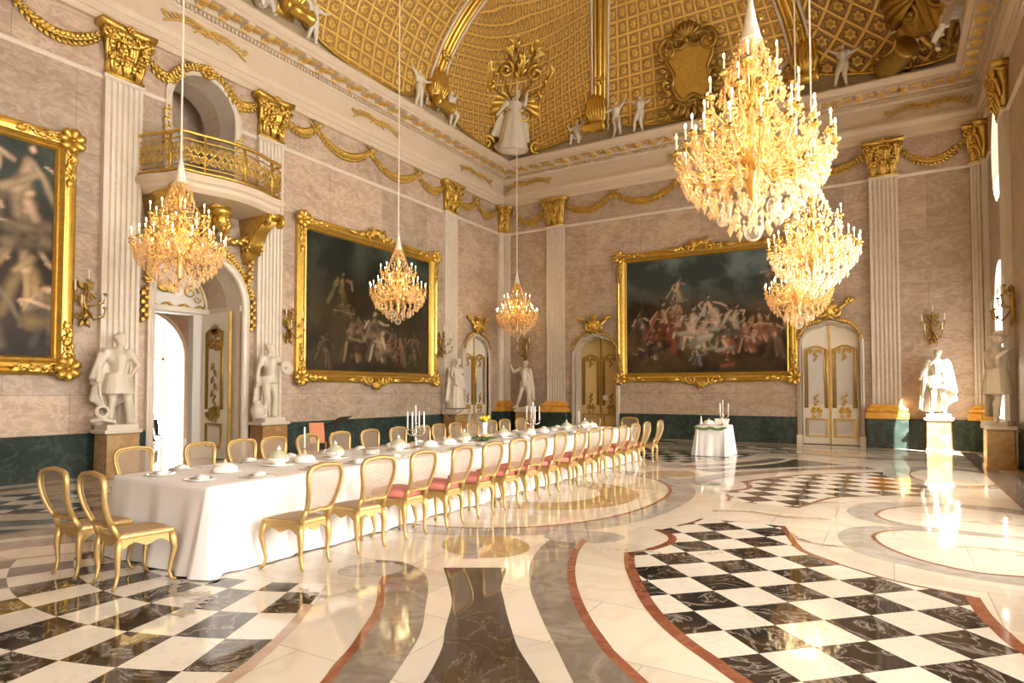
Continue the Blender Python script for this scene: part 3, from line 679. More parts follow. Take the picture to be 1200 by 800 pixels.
def pilaster(w, label, loc, rz, group, half=False, plain_foot=False):
    p = thing('pilaster', label, 'pilaster', loc, rz, group)
    a = MB(); fl_ = flutes(w, .12, 6 if w > .5 else 3); a.loft([[(x, y, z) for x, y in fl_] for z in (.90 if plain_foot else 1.24, 7.80)], True, True); a.build('shaft', M['whitem'], p)
    b = MB(); pr = [(.165, .83), (.175, .90), (.175, 1.0), (.12, 1.02), (.15, 1.05), (.16, 1.09), (.14, 1.13), (.085, 1.15), (.07, 1.19), (.02, 1.24)]
    if plain_foot: pr = [(.02, .83), (.03, .86), (.0, .90)]
    b.loft([[(-w / 2 - o, -.001, z), (-w / 2 - o, -.12 - o, z), (w / 2 + o, -.12 - o, z), (w / 2 + o, -.001, z)] for o, z in pr], True, True); b.build('base', M['whitem'] if plain_foot else M['ochre'], p)
    c = MB(); o = .04 if plain_foot else .15; c.bbox(-w / 2 - o, w / 2 + o, -.12 - o, -.001, 0, .83, .012); c.build('plinth', M['pedestal'] if plain_foot else M['dado'], p)
    d = MB(); capital(d, w); d.build('capital', M['gold'], p, smooth=True)
    n = MB(); n.loft([[(-w / 2 - k, -.001, z), (-w / 2 - k, -.12 - k, z), (w / 2 + k, -.12 - k, z), (w / 2 + k, -.001, z)] for k, z in ((0, 7.76), (.03, 7.78), (.03, 7.84), (0, 7.85))], True, True); n.build('neck_moulding', M['whitem'], p)
    return p
RL, RB, RRt = R(90), 0, R(-90)
P0 = pilaster(.72, 'fluted white pilaster with gilded capital between the left painting and the balcony', (XL, 6.61, 0), RL, None, plain_foot=True)
P1 = pilaster(.72, 'fluted white pilaster with yellow marble base between the left niche door and the corner statue', (-10.75, YB, 0), 0, None)
for y, lb in ((10.10, 'fluted white pilaster with gilded capital to the right of the balcony'), (17.55, 'fluted white pilaster with gilded capital right of the dark painting, beside the corner door')):
    dup(P0, (XL, y, 0), RL, lb)
for x, lb in ((-.10, 'fluted white pilaster with yellow marble base right of the double door on the far wall'),): dup(P1, (x, YB, 0), 0, lb)
dup(P0, (XL, -.8, 0), RL, 'fluted white pilaster on the left wall behind the camera')
for y, lb in ((17.55, 'fluted pilaster with dark gilded capital on the window wall behind the hatted statue'), (10.1, 'fluted pilaster on the window wall beside the garden door'), (6.6, 'fluted pilaster on the window wall nearer than the garden door')): dup(P0, (XR, y, 0), RRt, lb)
def corner_pilaster(label, loc, rz):
    p = thing('pilaster', label, 'pilaster', loc, rz)                # local corner: walls along +x (behind, y=0) and along -y (x=0)
    W_ = .36
    def Lp(o, z): q = .12 + o; return [(0.001, -.001, z), (0.001, -W_ - o, z), (q, -W_ - o, z), (q, -q, z), (W_ + o, -q, z), (W_ + o, -.001, z)]
    a = MB(); pts = [(.001, -.001), (.001, -W_), (.12, -W_)]
    for k in range(3):
        y = -W_ + .04 + k * .085; pts += [(.12, y), (.095, y + .02), (.09, y + .035), (.095, y + .05), (.12, y + .07)]
    pts += [(.12, -.12)]
    for k in range(3):
        x = .12 + .005 + k * .078; pts += [(x, -.12), (x + .015, -.095), (x + .03, -.09), (x + .045, -.095), (x + .06, -.12)]
    pts += [(W_, -.12), (W_, -.001)]
    a.loft([[(x, y, z) for x, y in pts] for z in (1.24, 7.8)], True, True); a.build('shaft', M['whitem'], p)
    b = MB(); b.loft([Lp(o, z) for o, z in ((.165, .83), (.175, .90), (.175, 1.0), (.12, 1.02), (.15, 1.05), (.16, 1.09), (.14, 1.13), (.085, 1.15), (.07, 1.19), (.02, 1.24))], True, True); b.build('base', M['ochre'], p)
    c = MB(); c.loft([Lp(o, z) for o, z in ((.15, 0), (.15, .83))], True, True); c.build('plinth', M['dado'], p)
    d = MB(); capital(d, .36); v0 = list(d.v); d.v = [(x + .20, y, z) for x, y, z in v0]; e = MB(); e.f = d.f; e.mi = d.mi
    e.v = [(-y, x - .20, z) for x, y, z in v0]; d.add(e.v, e.f); d.build('capital', M['gold'], p, smooth=True)
    n = MB(); n.loft([Lp(o, z) for o, z in ((0, 7.76), (.03, 7.78), (.03, 7.84), (0, 7.85))], True, True); n.build('neck_moulding', M['whitem'], p)
corner_pilaster('fluted corner pilaster in the left corner of the hall', (XL, YB, 0), 0)
corner_pilaster('fluted corner pilaster in the right corner of the hall beside the windows', (XR, YB, 0), R(-90))

# ------------------------------------------------------------------ garlands of gilded leaves under the architrave
def garland(side, u0, z0, u1, z1, dip, lb, rz=None):
    g = thing('garland', lb, 'garland', {'L': (XL, 0, 0), 'B': (0, YB, 0)}[side], {'L': RL, 'B': 0}[side], 'gilded garlands under the architrave')
    mb = MB(); n = max(8, int((u1 - u0) / .085))
    for i in range(n + 1):
        f = i / n; u = u0 + (u1 - u0) * f; z = z0 + (z1 - z0) * f - dip * 4 * f * (1 - f); k = .5 + .4 * (4 * f * (1 - f)) ** .6
        a = atan2((z1 - z0) - dip * 4 * (1 - 2 * f), u1 - u0)
        for s in (-1, 0, 1):
            leafp(mb, u, z + s * .03 * k, a + s * .8, .17 * k, .10 * k, -.05 - .02 * (s == 0))
        mb.ell((u, -.05, z), (.05 * k, .05 * k, .05 * k), 6, 4)
    mb.build('leaf_swag', M['gold'], g, smooth=True); return g
def bow(side, u, z, lb):
    g = thing('ribbon_bow', lb, 'ornament', {'L': (XL, 0, 0), 'B': (0, YB, 0)}[side], {'L': RL, 'B': 0}[side], 'gilded ribbon bows between the garlands')
    mb = MB()
    for s in (-1, 1):
        mb.tube([(u, -.06, z), (u + s * .16, -.07, z + .17), (u + s * .26, -.08, z + .07), (u + s * .15, -.07, z - .02), (u, -.06, z)], .022, 6)
        mb.tube([(u, -.06, z), (u + s * .07, -.06, z - .14), (u + s * .16, -.05, z - .24)], [.025, .03, .015], 6)
    mb.ell((u, -.08, z), .045, 8, 5); mb.build('ribbon', M['gold'], g, smooth=True)
gl = 'gilded leaf garland hanging '
for (a, za, b, zb, dp, lb) in ((7.02, 8.6, 7.9, 8.62, .30, 'left of the arched balcony niche'), (8.85, 8.62, 9.70, 8.55, .18, 'right of the arched balcony niche'),
        (10.50, 8.6, 11.55, 8.68, .26, 'above the dark painting, leftmost swag by the pilaster'), (11.55, 8.68, 13.6, 8.68, .42, 'above the dark painting, second swag from the left'), (13.6, 8.68, 15.8, 8.68, .42, 'above the dark painting, third swag from the left'), (15.8, 8.68, 17.12, 8.6, .28, 'above the dark painting, rightmost swag by the pilaster'),
        (17.95, 8.6, 19.15, 8.68, .34, 'over the white corner door, left swag'), (19.15, 8.68, 20.48, 8.6, .34, 'over the white corner door, right swag'), (4.6, 8.7, 6.2, 8.6, .42, 'above the painting at the left edge'), (2.6, 8.7, 4.6, 8.7, .42, 'above the left-edge painting, further left')):
    garland('L', a, za, b, zb, dp, gl + lb)
for (a, za, b, zb, dp, lb) in ((-12.6, 8.6, -11.15, 8.6, .48, 'over the corner statue on the far wall'), (-10.35, 8.6, -8.42, 8.72, .40, 'over the niche door on the far wall'), (-8.42, 8.72, -6.1, 8.72, .45, 'above the mythological painting, left swag'), (-6.1, 8.72, -4.75, 8.72, .32, 'above the mythological painting, middle swag'),
        (-4.75, 8.72, -2.45, 8.72, .45, 'above the mythological painting, right swag behind the chandelier'), (-2.45, 8.72, -.5, 8.6, .42, 'over the far double door'), (.3, 8.6, 1.9, 8.6, .52, 'over the sunlit statue on the far wall')):
    garland('B', a, za, b, zb, dp, gl + lb)
for u, w_ in ((11.55, 'above the left end of the dark painting'), (13.6, 'above the middle of the dark painting'), (15.8, 'above the right end of the dark painting'), (19.15, 'above the corner door'), (4.6, 'above the painting at the left edge')): bow('L', u, 8.72, 'gilded ribbon bow on the left wall ' + w_)
for u, w_ in ((-8.42, 'first from the left, near the niche door'), (-6.1, 'second from the left, over the painting'), (-4.75, 'third from the left, over the painting'), (-2.45, 'last on the right, near the double door')): bow('B', u, 8.76, 'gilded ribbon bow on the far wall, ' + w_)
# garland over the niche arch
g = thing('garland', 'gilded leaf garland arching over the top of the balcony niche', 'garland', (XL, 0, 0), RL, 'gilded garlands under the architrave'); mb = MB()
for i in range(25):
    a = R(158 - i * 5.6); u, z = 8.38 + .93 * cos(a), 7.88 + .96 * sin(a)
    for s in (-1, 0, 1): leafp(mb, u, z + s * .02, a - pi / 2 + s * .8, .11, .065, -.09)
    mb.ell((u, -.07, z), .032, 6, 4)
for k in range(9): mb.ell((8.38 + .12 * cos(k * .7), -.12, 8.78 + .12 * sin(k * .7)), .06, 6, 4)
mb.build('leaf_swag', M['gold'], g, smooth=True)

# crossed palm fronds on the frieze
palm = thing('crossed_palms', 'gilded crossed palm fronds on the frieze above the balcony niche', 'ornament', (XL, 8.35, 0), RL, None); mb = MB()
for s in (-1, 1):
    P = [(s * (-.30 + 1.15 * f), -.09 - .02 * sin(f * 9), 9.55 + .17 * sin(f * pi) ** .8) for f in [i / 12 for i in range(13)]]
    mb.tube(P, [.018 - .001 * i for i in range(13)], 6)
    for i in range(2, 13):
        for q in (-1, 1): leafp(mb, P[i][0], P[i][2], (0 if s > 0 else pi) + s * q * .5, .19, .05, -.11)
    scroll(mb, s * .98, 9.68, .07, 0, 1, s, .02, -.1)
mb.build('fronds', M['gold_pale'], palm, smooth=True)
for y, lb in ((13.83, 'above the dark painting'), (19.1, 'above the corner door')): dup(palm, (XL, y, 0), RL, 'gilded crossed palm fronds on the left frieze ' + lb)
dup(palm, (XL, 2.8, 0), RL, 'gilded crossed palm fronds on the left frieze above the cut-off painting')
for x, lb in ((-11.95, 'above the corner statue'), (-5.42, 'over the mythological painting'), (1.0, 'above the sunlit statue')): dup(palm, (x, YB, 0), 0, 'gilded crossed palm fronds on the far frieze ' + lb)

# ------------------------------------------------------------------ paintings
def canvas(x0, x1, z0, z1, seed, sky, ground, figs, nx=150):
    # a painted canvas: colours of the artwork on a fine grid
    nz = int(nx * (z1 - z0) / (x1 - x0)); me = bpy.data.meshes.new('canvas'); vs, cs = [], []
    rr = random.Random(seed); W_, H_ = x1 - x0, z1 - z0
    strokes = []
    for (cx, cy, h, skin, cloth, ln) in figs:                      # standing or leaning figures: legs, robe, torso, arms, head
        cx += rr.uniform(-.02, .02); cy += rr.uniform(-.06, .08); s = h * rr.uniform(.8, 1.15); tl = rr.uniform(-.08, .08) * s; dk = tuple(c * .55 for c in cloth); lt_ = tuple(min(.7, c * 1.1 + .015) for c in cloth)
        def arm_(sx, k1, k2): strokes.extend([('c', cx + tl + sx * .09 * s, cy + .22 * s, cx + tl + sx * .17 * s, cy + k1 * s, .032 * s, skin), ('c', cx + tl + sx * .17 * s, cy + k1 * s, cx + tl + sx * (.17 + rr.uniform(-.10, .14)) * s, cy + k2 * s, .026 * s, skin)])
        strokes += [('c', cx - .16 * s, cy - .46 * s, cx - .03 * s, cy - .02 * s, .10 * s, dk), ('c', cx + .13 * s, cy - .46 * s, cx + .03 * s, cy, .11 * s, cloth), ('c', cx + .02 * s, cy - .44 * s, cx + .0 * s, cy + .05 * s, .06 * s, lt_)]
        if rr.random() < .5: strokes += [('c', cx - .12 * s, cy - .5 * s, cx - .06 * s, cy - .2 * s, .035 * s, skin), ('c', cx + .1 * s, cy - .5 * s, cx + .05 * s, cy - .2 * s, .035 * s, skin)]
        strokes += [('c', cx, cy, cx + tl, cy + .2 * s, .085 * s, skin), ('c', cx - .06 * s, cy - .02 * s, cx + tl + .04 * s, cy + .14 * s, .06 * s, lt_)]
        arm_(ln, rr.uniform(.05, .3), rr.uniform(.0, .42)); arm_(-ln, rr.uniform(.02, .15), rr.uniform(-.08, .15))
        strokes += [('c', cx + tl * 1.3, cy + .335 * s, cx + tl * 1.35 + ln * .01 * s, cy + .35 * s, .042 * s, skin), ('c', cx + tl * 1.3 - ln * .015 * s, cy + .37 * s, cx + tl * 1.3 - ln * .02 * s, cy + .38 * s, .04 * s, (.04, .025, .012)),
                    ('c', cx - ln * .1 * s, cy + .18 * s, cx - ln * .28 * s, cy - .25 * s, .05 * s, lt_)]
    for q in range(int(len(figs) * 1.5)):                          # kneeling figures, blown cloaks and rocks between the main figures
        a = figs[q % len(figs)]; cx, cy, s = a[0] + rr.uniform(-.06, .06), a[1] + rr.uniform(-.2, .02), a[2] * .5; cl = tuple(min(.5, c * k_) for k_ in (rr.uniform(.35, .9),) for c in a[4])
        strokes += [('c', cx - .2 * s, cy - .2 * s, cx + .25 * s, cy - .1 * s, .2 * s, cl), ('c', cx + .1 * s, cy, cx, cy + .3 * s, .13 * s, a[3] if q % 2 else cl), ('c', cx, cy + .45 * s, cx + .01, cy + .47 * s, .08 * s, a[3]), ('c', cx - .3 * s, cy + .2 * s, cx + .3 * s * rr.uniform(-1, 1), cy + .1 * s, .05 * s, a[3])]
    for k in range(nz + 1):
        for i in range(nx + 1):
            u, v = i / nx, k / nz; X, Z = u * W_ / H_, v; w1 = noise.noise(V((X * 9, Z * 9, seed))) * .016; w2 = noise.noise(V((X * 9, Z * 9, seed + 9))) * .016
            n1 = noise.fractal(V((X * 2.2 + seed, Z * 2.2, seed)), .8, 2.1, 5); n2 = noise.fractal(V((X * 7 + seed, Z * 7, 3.3)), .8, 2.1, 4)
            c = [0, 0, 0]; f = max(0, min(1, (v - .48 + .22 * n1) * 3.0))
            for q in range(3):
                c[q] = ground[q] * (1 + .9 * n1 + .4 * n2) * (1 - f) + (sky[q] * (1 - .75 * max(0, min(1, .5 + 1.6 * n1 - .9 * (u - .55))))) * f
            for (_, ax, ay, bx, by, r, col) in strokes:
                ax_, bx_ = ax * W_ / H_, bx * W_ / H_
                dx, dy = bx_ - ax_, by - ay; L2 = dx * dx + dy * dy + 1e-9; t = max(0, min(1, ((X + w1 - ax_) * dx + (Z + w2 - ay) * dy) / L2))
                d = hypot(X + w1 - ax_ - dx * t, Z + w2 - ay - dy * t) + .010 * n2
                if d < r:
                    e = min(1, (r - d) / (r * .6)) * .85; lt = .38 + .62 * max(0, (1 - d / r)) + .55 * n2 + .35 * noise.noise(V((X * 16, Z * 5, 2)))
                    for q in range(3): c[q] = c[q] * (1 - e) + col[q] * max(.1, lt) * e
            vs.append((x0 + W_ * u, -.02, z0 + H_ * v)); cs.append([max(.002, x) for x in c] + [1])
    m = nx + 1; me.from_pydata(vs, [], [(k * m + i, k * m + i + 1, (k + 1) * m + i + 1, (k + 1) * m + i) for k in range(nz) for i in range(nx)])
    ca = me.color_attributes.new('paint', 'FLOAT_COLOR', 'POINT'); ca.data.foreach_set('color', [x for c in cs for x in c])
    me.materials.append(M['canvas']); o = bpy.data.objects.new('canvas', me); COL.objects.link(o); return o
m, nt, b = nodes('oil_paint'); at_ = N(nt, 'ShaderNodeVertexColor', layer_name='paint'); nt.links.new(at_.outputs[0], b.inputs['Base Color']); b.inputs['Roughness'].default_value = .5; b.inputs['Specular IOR Level'].default_value = .25; M['canvas'] = m
def frame_rail(mb, x0, x1, z0, z1, w):
    pr = [(0, .0), (.0, -.10), (.18, -.16), (.3, -.13), (.42, -.17), (.62, -.15), (.8, -.08), (.9, -.09), (1.0, -.04), (1.0, 0)]      # from outside in
    L = []
    for cx, cz, dx, dz in ((x0, z0, 1, 1), (x1, z0, -1, 1), (x1, z1, -1, -1), (x0, z1, 1, -1), (x0, z0, 1, 1)):
        L.append([(cx + dx * w * a, y, cz + dz * w * a) for a, y in pr])
    mb.loft(L, False, False, closed=False)
def corner_orn(mb, x, z, sx, sz, s=1.0):
    shell(mb, x, z, .2 * s, 7, R(0), R(360) * .98, -.17)
    for (dx, dz, a) in ((1, 0, 0), (0, 1, pi / 2)):
        for k in range(4):
            px, pz = x + sx * dx * (.22 + .16 * k) * s, z + sz * dz * (.22 + .16 * k) * s
            scroll(mb, px, pz, .11 * s * (1 - .12 * k), k, 1.1, (-1) ** k, .034 * s, -.16)
            leafp(mb, px, pz, atan2(sz * dz + .3 * (-1) ** k * dx, sx * dx + .3 * (-1) ** k * dz), .2 * s, .12 * s, -.17)
def mid_orn(mb, x, z, sg, s=1.0):
    shell(mb, x, z + sg * .02, .2 * s, 7, R(20) if sg > 0 else R(200), R(160) if sg > 0 else R(340), -.17)
    for q in (-1, 1):
        scroll(mb, x + q * .27 * s, z, .13 * s, 0 if q > 0 else pi, 1.2, q * sg, .04 * s, -.16); scroll(mb, x + q * .5 * s, z, .09 * s, pi / 2, 1, -q * sg, .03 * s, -.15)
        leafp(mb, x + q * .6 * s, z, 0 if q > 0 else pi, .35 * s, .13 * s, -.16); leafp(mb, x + q * .1 * s, z, R(90) * sg + q * -.5, .3 * s, .14 * s, -.18)
def painting(label, x0, x1, z0, z1, w, loc, rz, seed, sky, ground, figs, mid_top=True):
    p = thing('framed_painting', label, 'painting', loc, rz)
    cv = canvas(x0 + w * .9, x1 - w * .9, z0 + w * .9, z1 - w * .9, seed, sky, ground, figs); cv.parent = p
    f = MB(); frame_rail(f, x0, x1, z0, z1, w); fr = f.build('gilt_frame', M['gold_s'], p)
    for (x, z, sx, sz) in ((x0 + .12, z0 + .12, 1, 1), (x1 - .12, z0 + .12, -1, 1), (x1 - .12, z1 - .12, -1, -1), (x0 + .12, z1 - .12, 1, -1)):
        o = MB(); corner_orn(o, x, z, sx, sz); o.build('corner_ornament', M['gold'], p, smooth=True)
    if mid_top:
        for z, s in ((z1 - .08, 1), (z0 + .08, -1)):
            o = MB(); mid_orn(o, (x0 + x1) / 2, z, s, 1.2); o.build('middle_ornament', M['gold'], p, smooth=True)
    bk = MB(); bk.box(x0 + .02, x1 - .02, -.015, .01, z0 + .02, z1 - .02); bk.build('backing_board', M['gold_dim'], p)
    return p
SK = (.62, .42, .28); SK2 = (.45, .30, .18)
painting('huge oil painting in a gilded frame at the left edge, pale figures on near-black', -.12, 5.79, 1.92, 6.40, .34, (XL, 0, 0), RL, 5, (.04, .055, .046), (.025, .016, .010),
         [(.88, .74, .50, SK, (.30, .22, .13), -1), (.93, .40, .50, SK, (.34, .23, .10), 1), (.78, .30, .42, SK2, (.16, .12, .07), -1), (.97, .20, .3, SK2, (.13, .10, .08), 1), (.6, .4, .5, SK2, (.2, .15, .08), 1), (.4, .4, .5, SK2, (.25, .11, .05), 1), (.2, .5, .4, SK, (.12, .12, .12), -1)])
painting('dark oil painting in a gilded frame, faint nude figures under trees, left wall', 10.93, 16.74, 1.86, 6.22, .34, (XL, 0, 0), RL, 11, (.036, .048, .036), (.030, .022, .010),
         [(.26, .58, .34, (.20, .14, .07), (.10, .08, .03), 1), (.33, .36, .42, (.22, .15, .08), (.12, .07, .03), -1), (.52, .36, .50, (.42, .30, .18), (.20, .14, .08), 1), (.62, .26, .3, (.20, .13, .07), (.1, .05, .02), -1), (.72, .22, .3, (.18, .11, .06), (.13, .06, .03), 1), (.84, .28, .3, (.2, .13, .07), (.07, .06, .03), -1), (.16, .2, .25, (.16, .11, .05), (.08, .05, .02), 1)])
painting('wide gilt-framed painting on the far wall, robed crowd under a stormy sky', -8.28, -2.42, 1.92, 6.46, .33, (0, YB, 0), 0, 23, (.13, .17, .17), (.055, .036, .016),
         [(.10, .34, .30, SK2, (.10, .06, .05), 1), (.17, .32, .34, SK2, (.17, .15, .09), -1), (.26, .40, .44, SK2, (.24, .06, .03), 1), (.31, .48, .34, SK2, (.18, .06, .03), -1), (.36, .74, .24, SK, (.30, .24, .14), 1), (.44, .36, .38, SK, (.50, .46, .34), 1), (.50, .34, .34, SK, (.45, .38, .24), -1),
          (.57, .44, .38, SK, (.42, .40, .32), 1), (.63, .42, .42, SK2, (.12, .10, .06), -1), (.68, .40, .34, SK, (.40, .36, .28), 1), (.66, .22, .30, SK, (.38, .13, .06), 1), (.76, .36, .34, SK2, (.25, .10, .05), -1), (.86, .36, .36, SK2, (.32, .14, .07), 1), (.93, .32, .34, SK2, (.14, .08, .05), -1), (.90, .78, .22, SK2, (.16, .13, .08), -1), (.48, .2, .2, SK, (.2, .22, .24), 1)])
# ------------------------------------------------------------------ doors
def trim_loop(mb, pts, w, d, Mx=None, y=0):
    # moulded surround following an opening (open path, foot to foot)
    L = []; P = [V((p[0], 0, p[1])) for p in pts]
    for i in range(len(P)):
        t = (P[min(i + 1, len(P) - 1)] - P[max(i - 1, 0)]).normalized(); n = V((t.z, 0, -t.x))
        L.append([P[i] + n * (w * a) + V((0, y - b * d, 0)) for a, b in ((0, -.2), (0, .5), (.15, .8), (.3, .55), (.6, .7), (.8, 1), (1, .85), (1, -.2))])
    mb.loft(L, True, True, closed=False, M=Mx)
def crest(mb, cx, z, s=1.0, torch=True):
    for q in (-1, 1):
        scroll(mb, cx + q * .16 * s, z + .18 * s, .15 * s, pi / 2, 1.1, q, .05 * s, -.14)
        for k in range(9): leafp(mb, cx + q * (.22 + .075 * k), z - .02 - .42 * (k / 8) ** 2.6, (0 if q > 0 else pi) - q * (.1 + .15 * k), .17, .11, -.12); mb.ell((cx + q * (.22 + .075 * k), -.14, z - .02 - .42 * (k / 8) ** 2.6), .035, 6, 4)
        if torch:
            mb.tube([(cx - q * .1 * s, -.12, z), (cx + q * .36 * s, -.12, z + .36 * s)], [.03 * s, .045 * s], 6)
            for k in range(4): mb.ell((cx + q * (.36 + .04 * k) * s, -.12, z + (.40 + .04 * (k % 2)) * s), .055 * s, 6, 4)
    mb.ell((cx, -.12, z + .22 * s), (.19 * s, .09, .2 * s), 10, 7); mb.ell((cx, -.17, z + .22 * s), (.08 * s, .06, .12 * s), 8, 6); shell(mb, cx, z + .4 * s, .12 * s, 5, R(20), R(160), -.13)
def leaf_gilding(mb, x0, x1, z0, z1, y):
    # rocaille panel mouldings of one door leaf
    w = x1 - x0; cx = (x0 + x1) / 2
    def rect(a, b, c, d, r=.028): mb.tube([(a, y, c), (b, y, c), (b, y, d), (a, y, d)], r, 5, closed=True)
    lo, hi = z0 + (z1 - z0) * .07, z0 + (z1 - z0) * .235
    rect(x0 + .09, x1 - .09, lo, hi, .026); rect(x0 + .14, x1 - .14, lo + .05, hi - .05, .01)
    m0, m1 = z0 + (z1 - z0) * .34, z0 + (z1 - z0) * .93
    for a, r_ in ((.08, .03), (.14, .018)): mb.tube([(x0 + a, y, m0), (x0 + a, y, m1 - .12), (cx - .06, y, m1 - a * .3), (cx + .06, y, m1 - a * .3), (x1 - a, y, m1 - .12), (x1 - a, y, m0)], r_, 5)
    for q in (-1, 1):
        scroll(mb, cx + q * .10, m0 - .08, .09, pi / 2, 1.2, q, .034, y); scroll(mb, cx + q * .12, m1 - .16, .07, -pi / 2, 1, q, .026, y)
        scroll(mb, cx + q * .08, hi + .09, .06, 0, 1, q, .016, y)
    for k in range(4): leafp(mb, cx, m1 - .1 - .09 * k, R(-90) + .5 * (-1) ** k, .13, .08, y); leafp(mb, cx, m0 + .06 + .09 * k, R(90) + .5 * (-1) ** k, .13, .08, y)
def door_leaf(name, x0, x1, z0, z1s, z1t, y, mat, parent, flip=1, gm='gold_s', back=False):
    # leaf with an arched head: z1s at the outer stile, z1t at the meeting stile
    l = MB(); n = 8; top = [(x0 + (x1 - x0) * i / n, z1s + (z1t - z1s) * sin(pi / 2 * (i / n if flip > 0 else 1 - i / n)) ** .6) for i in range(n + 1)]
    l.prism([(x0, z0), (x1, z0)] + top[::-1], y, y + .05)
    d = l.build('door_leaf', mat, parent)
    g = MB(); leaf_gilding(g, x0, x1, z0, z1s, y - .015); g.build('gilt_moulding', M[gm], d, smooth=True)
    return d
M['leaf_panel'] = plain('door_cream_paint', (.72, .66, .55), .4, nz=.05); M['leaf_grey'] = plain('door_grey_panel', (.55, .52, .49), .4, nz=.05); M['leaf_tan'] = plain('door_tan_paint', (.58, .42, .17), .45, nz=.1)
def wall_door(n, side, cx, w, hole, crest_z, yd, leaf_mat, gm, crest_torch=True):
    F_ = {'L': (XL, 0, 0), 'B': (0, YB, 0)}[side]; rz = {'L': RL, 'B': 0}[side]
    s = MB(); k = hole[1:] + hole[:1]; trim_loop(s, k, .12, .10); trim_loop(s, [(p[0], p[1]) for p in k], .05, .13)
    s.bbox(cx - w / 2 - .15, cx - w / 2 + .02, -.14, .02, 0, .30, .01); s.bbox(cx + w / 2 - .02, cx + w / 2 + .15, -.14, .02, 0, .30, .01)
    o = s.build('door_%d' % n, M['whitem']); o.location = F_; o.rotation_euler = (0, 0, rz); tag(o, kind='structure')
    top = max(p[1] for p in hole)
    for q in (-1, 1):
        a, b = (cx - w / 2 + .02, cx - .01) if q < 0 else (cx + .01, cx + w / 2 - .02)
        d = door_leaf('leaf', a, b, .02, top - .40, top - .0, yd, leaf_mat, o, 1 if q < 0 else -1, gm)
        p_ = MB(); zz = .02 + (top - .42) * .34
        p_.prism([(a + .16, zz + .1), (b - .16, zz + .1), (b - .16, top - .85), ((a + b) / 2, top - .72), (a + .16, top - .85)], yd - .008, yd); p_.build('recessed_panel', M['leaf_grey'] if leaf_mat != M['leaf_tan'] else M['leaf_tan'], d)
        p_ = MB(); p_.box(a + .15, b - .15, yd - .006, yd, .34, .74); p_.build('recessed_panel', M['leaf_grey'] if leaf_mat != M['leaf_tan'] else M['leaf_tan'], d)
    c = MB(); c.box(cx - .022, cx + .022, yd - .035, yd, .02, top + .03); c.build('gilt_cover_strip', M[gm], o)
    h = MB(); h.ell((cx + .05, yd - .06, 1.2), .028, 8, 5); h.tube([(cx + .05, yd - .05, 1.2), (cx + .05, yd, 1.2)], .01, 6); h.build('door_handle', M['gold_s'], o, smooth=True)
    bk = MB(); bk.box(cx - w / 2 - .2, cx + w / 2 + .2, TH + .01, TH + .06, 0, top + .4); bk.build('backing', M['stuc'], o)  # unseen slab added to block light leaking round the leaves
    cm = MB(); crest(cm, cx, crest_z + .02, 1.3, crest_torch)
    cr = thing('door_crest', {1: 'gilded crest with torches over the narrow corner door on the left wall', 2: 'gilded trophy crest over the niche door left of the mythological painting', 3: 'gilded trophy crest over the cream double door right of the mythological painting'}[n], 'ornament', F_, rz)
    cm.build('gilt_scrollwork', M['gold'], cr, smooth=True)
    return o
wall_door(1, 'L', 19.22, 1.56, L_corner, 3.72, .10, M['leaf_panel'], 'gold_s')
d2 = wall_door(2, 'B', -9.17, 1.62, B_door2, 3.68, .50, M['leaf_tan'], 'gold_dim')
nb = MB(); nb.box(-9.08, -8.90, .455, .46, 1.28, 1.46); o = nb.build('notice', M['leaf_panel'], d2)
wall_door(3, 'B', -1.56, 1.56, B_door3, 3.74, .10, M['leaf_panel'], 'gold_s')
# main doorway in the left wall, open, with deep reveal and tympanum
s = MB(); k = L_door[1:] + L_door[:1]; trim_loop(s, k, .17, .12)
o4 = s.build('door_4', M['whitem']); o4.location = (XL, 0, 0); o4.rotation_euler = (0, 0, RL); tag(o4, kind='structure')
rv = MB(); out = [(6.9, -.02), (9.9, -.02), (9.9, 5.2), (6.9, 5.2)]; rv.holed([out, arch(8.36, 2.05, -.01, 3.62)], TH + .01, 1.30)
rv.build('reveal', M['frieze_pink'], o4)
im = MB(); im.box(7.335, 7.36, -.0, 1.3, 3.52, 3.64); im.box(9.36, 9.385, -.0, 1.3, 3.52, 3.64); im.box(7.33, 9.39, 1.2, 1.3, 3.5, 3.62); im.build('impost', M['whitem'], o4)
fp_ = MB(); fp_.holed([[(6.9, -.02), (9.9, -.02), (9.9, 5.2), (6.9, 5.2)], [(7.62, -.01), (9.02, -.01), (9.02, 3.46), (7.62, 3.46)]], 1.31, 1.5); fp_.build('inner_frame', M['grey_paint'], o4)
ty = MB(); ty.tube([(8.36 + .93 * cos(a), 1.27, 3.68 + .93 * sin(a)) for a in [pi * i / 20 for i in range(21)]], .02, 6)
ty.tube([(7.43 + 1.86 * i / 24, 1.25, 3.64 + .05 * sin(i * 1.2)) for i in range(25)], .03, 6)
for q in (-1, 1):
    scroll(ty, 8.36 + q * .55, 4.0, .2, 0, 1.2, q, .022, 1.26); scroll(ty, 8.36 + q * .2, 4.15, .14, pi / 2, 1.2, q, .025, 1.25); scroll(ty, 8.36 + q * .72, 3.85, .1, 0, 1, -q, .016, 1.26)
for kk in range(7): leafp(ty, 8.36, 3.95, R(90 + (kk - 3) * 24), .3, .12, 1.24)
ty.build('gilt_tympanum', M['gold'], o4, smooth=True)
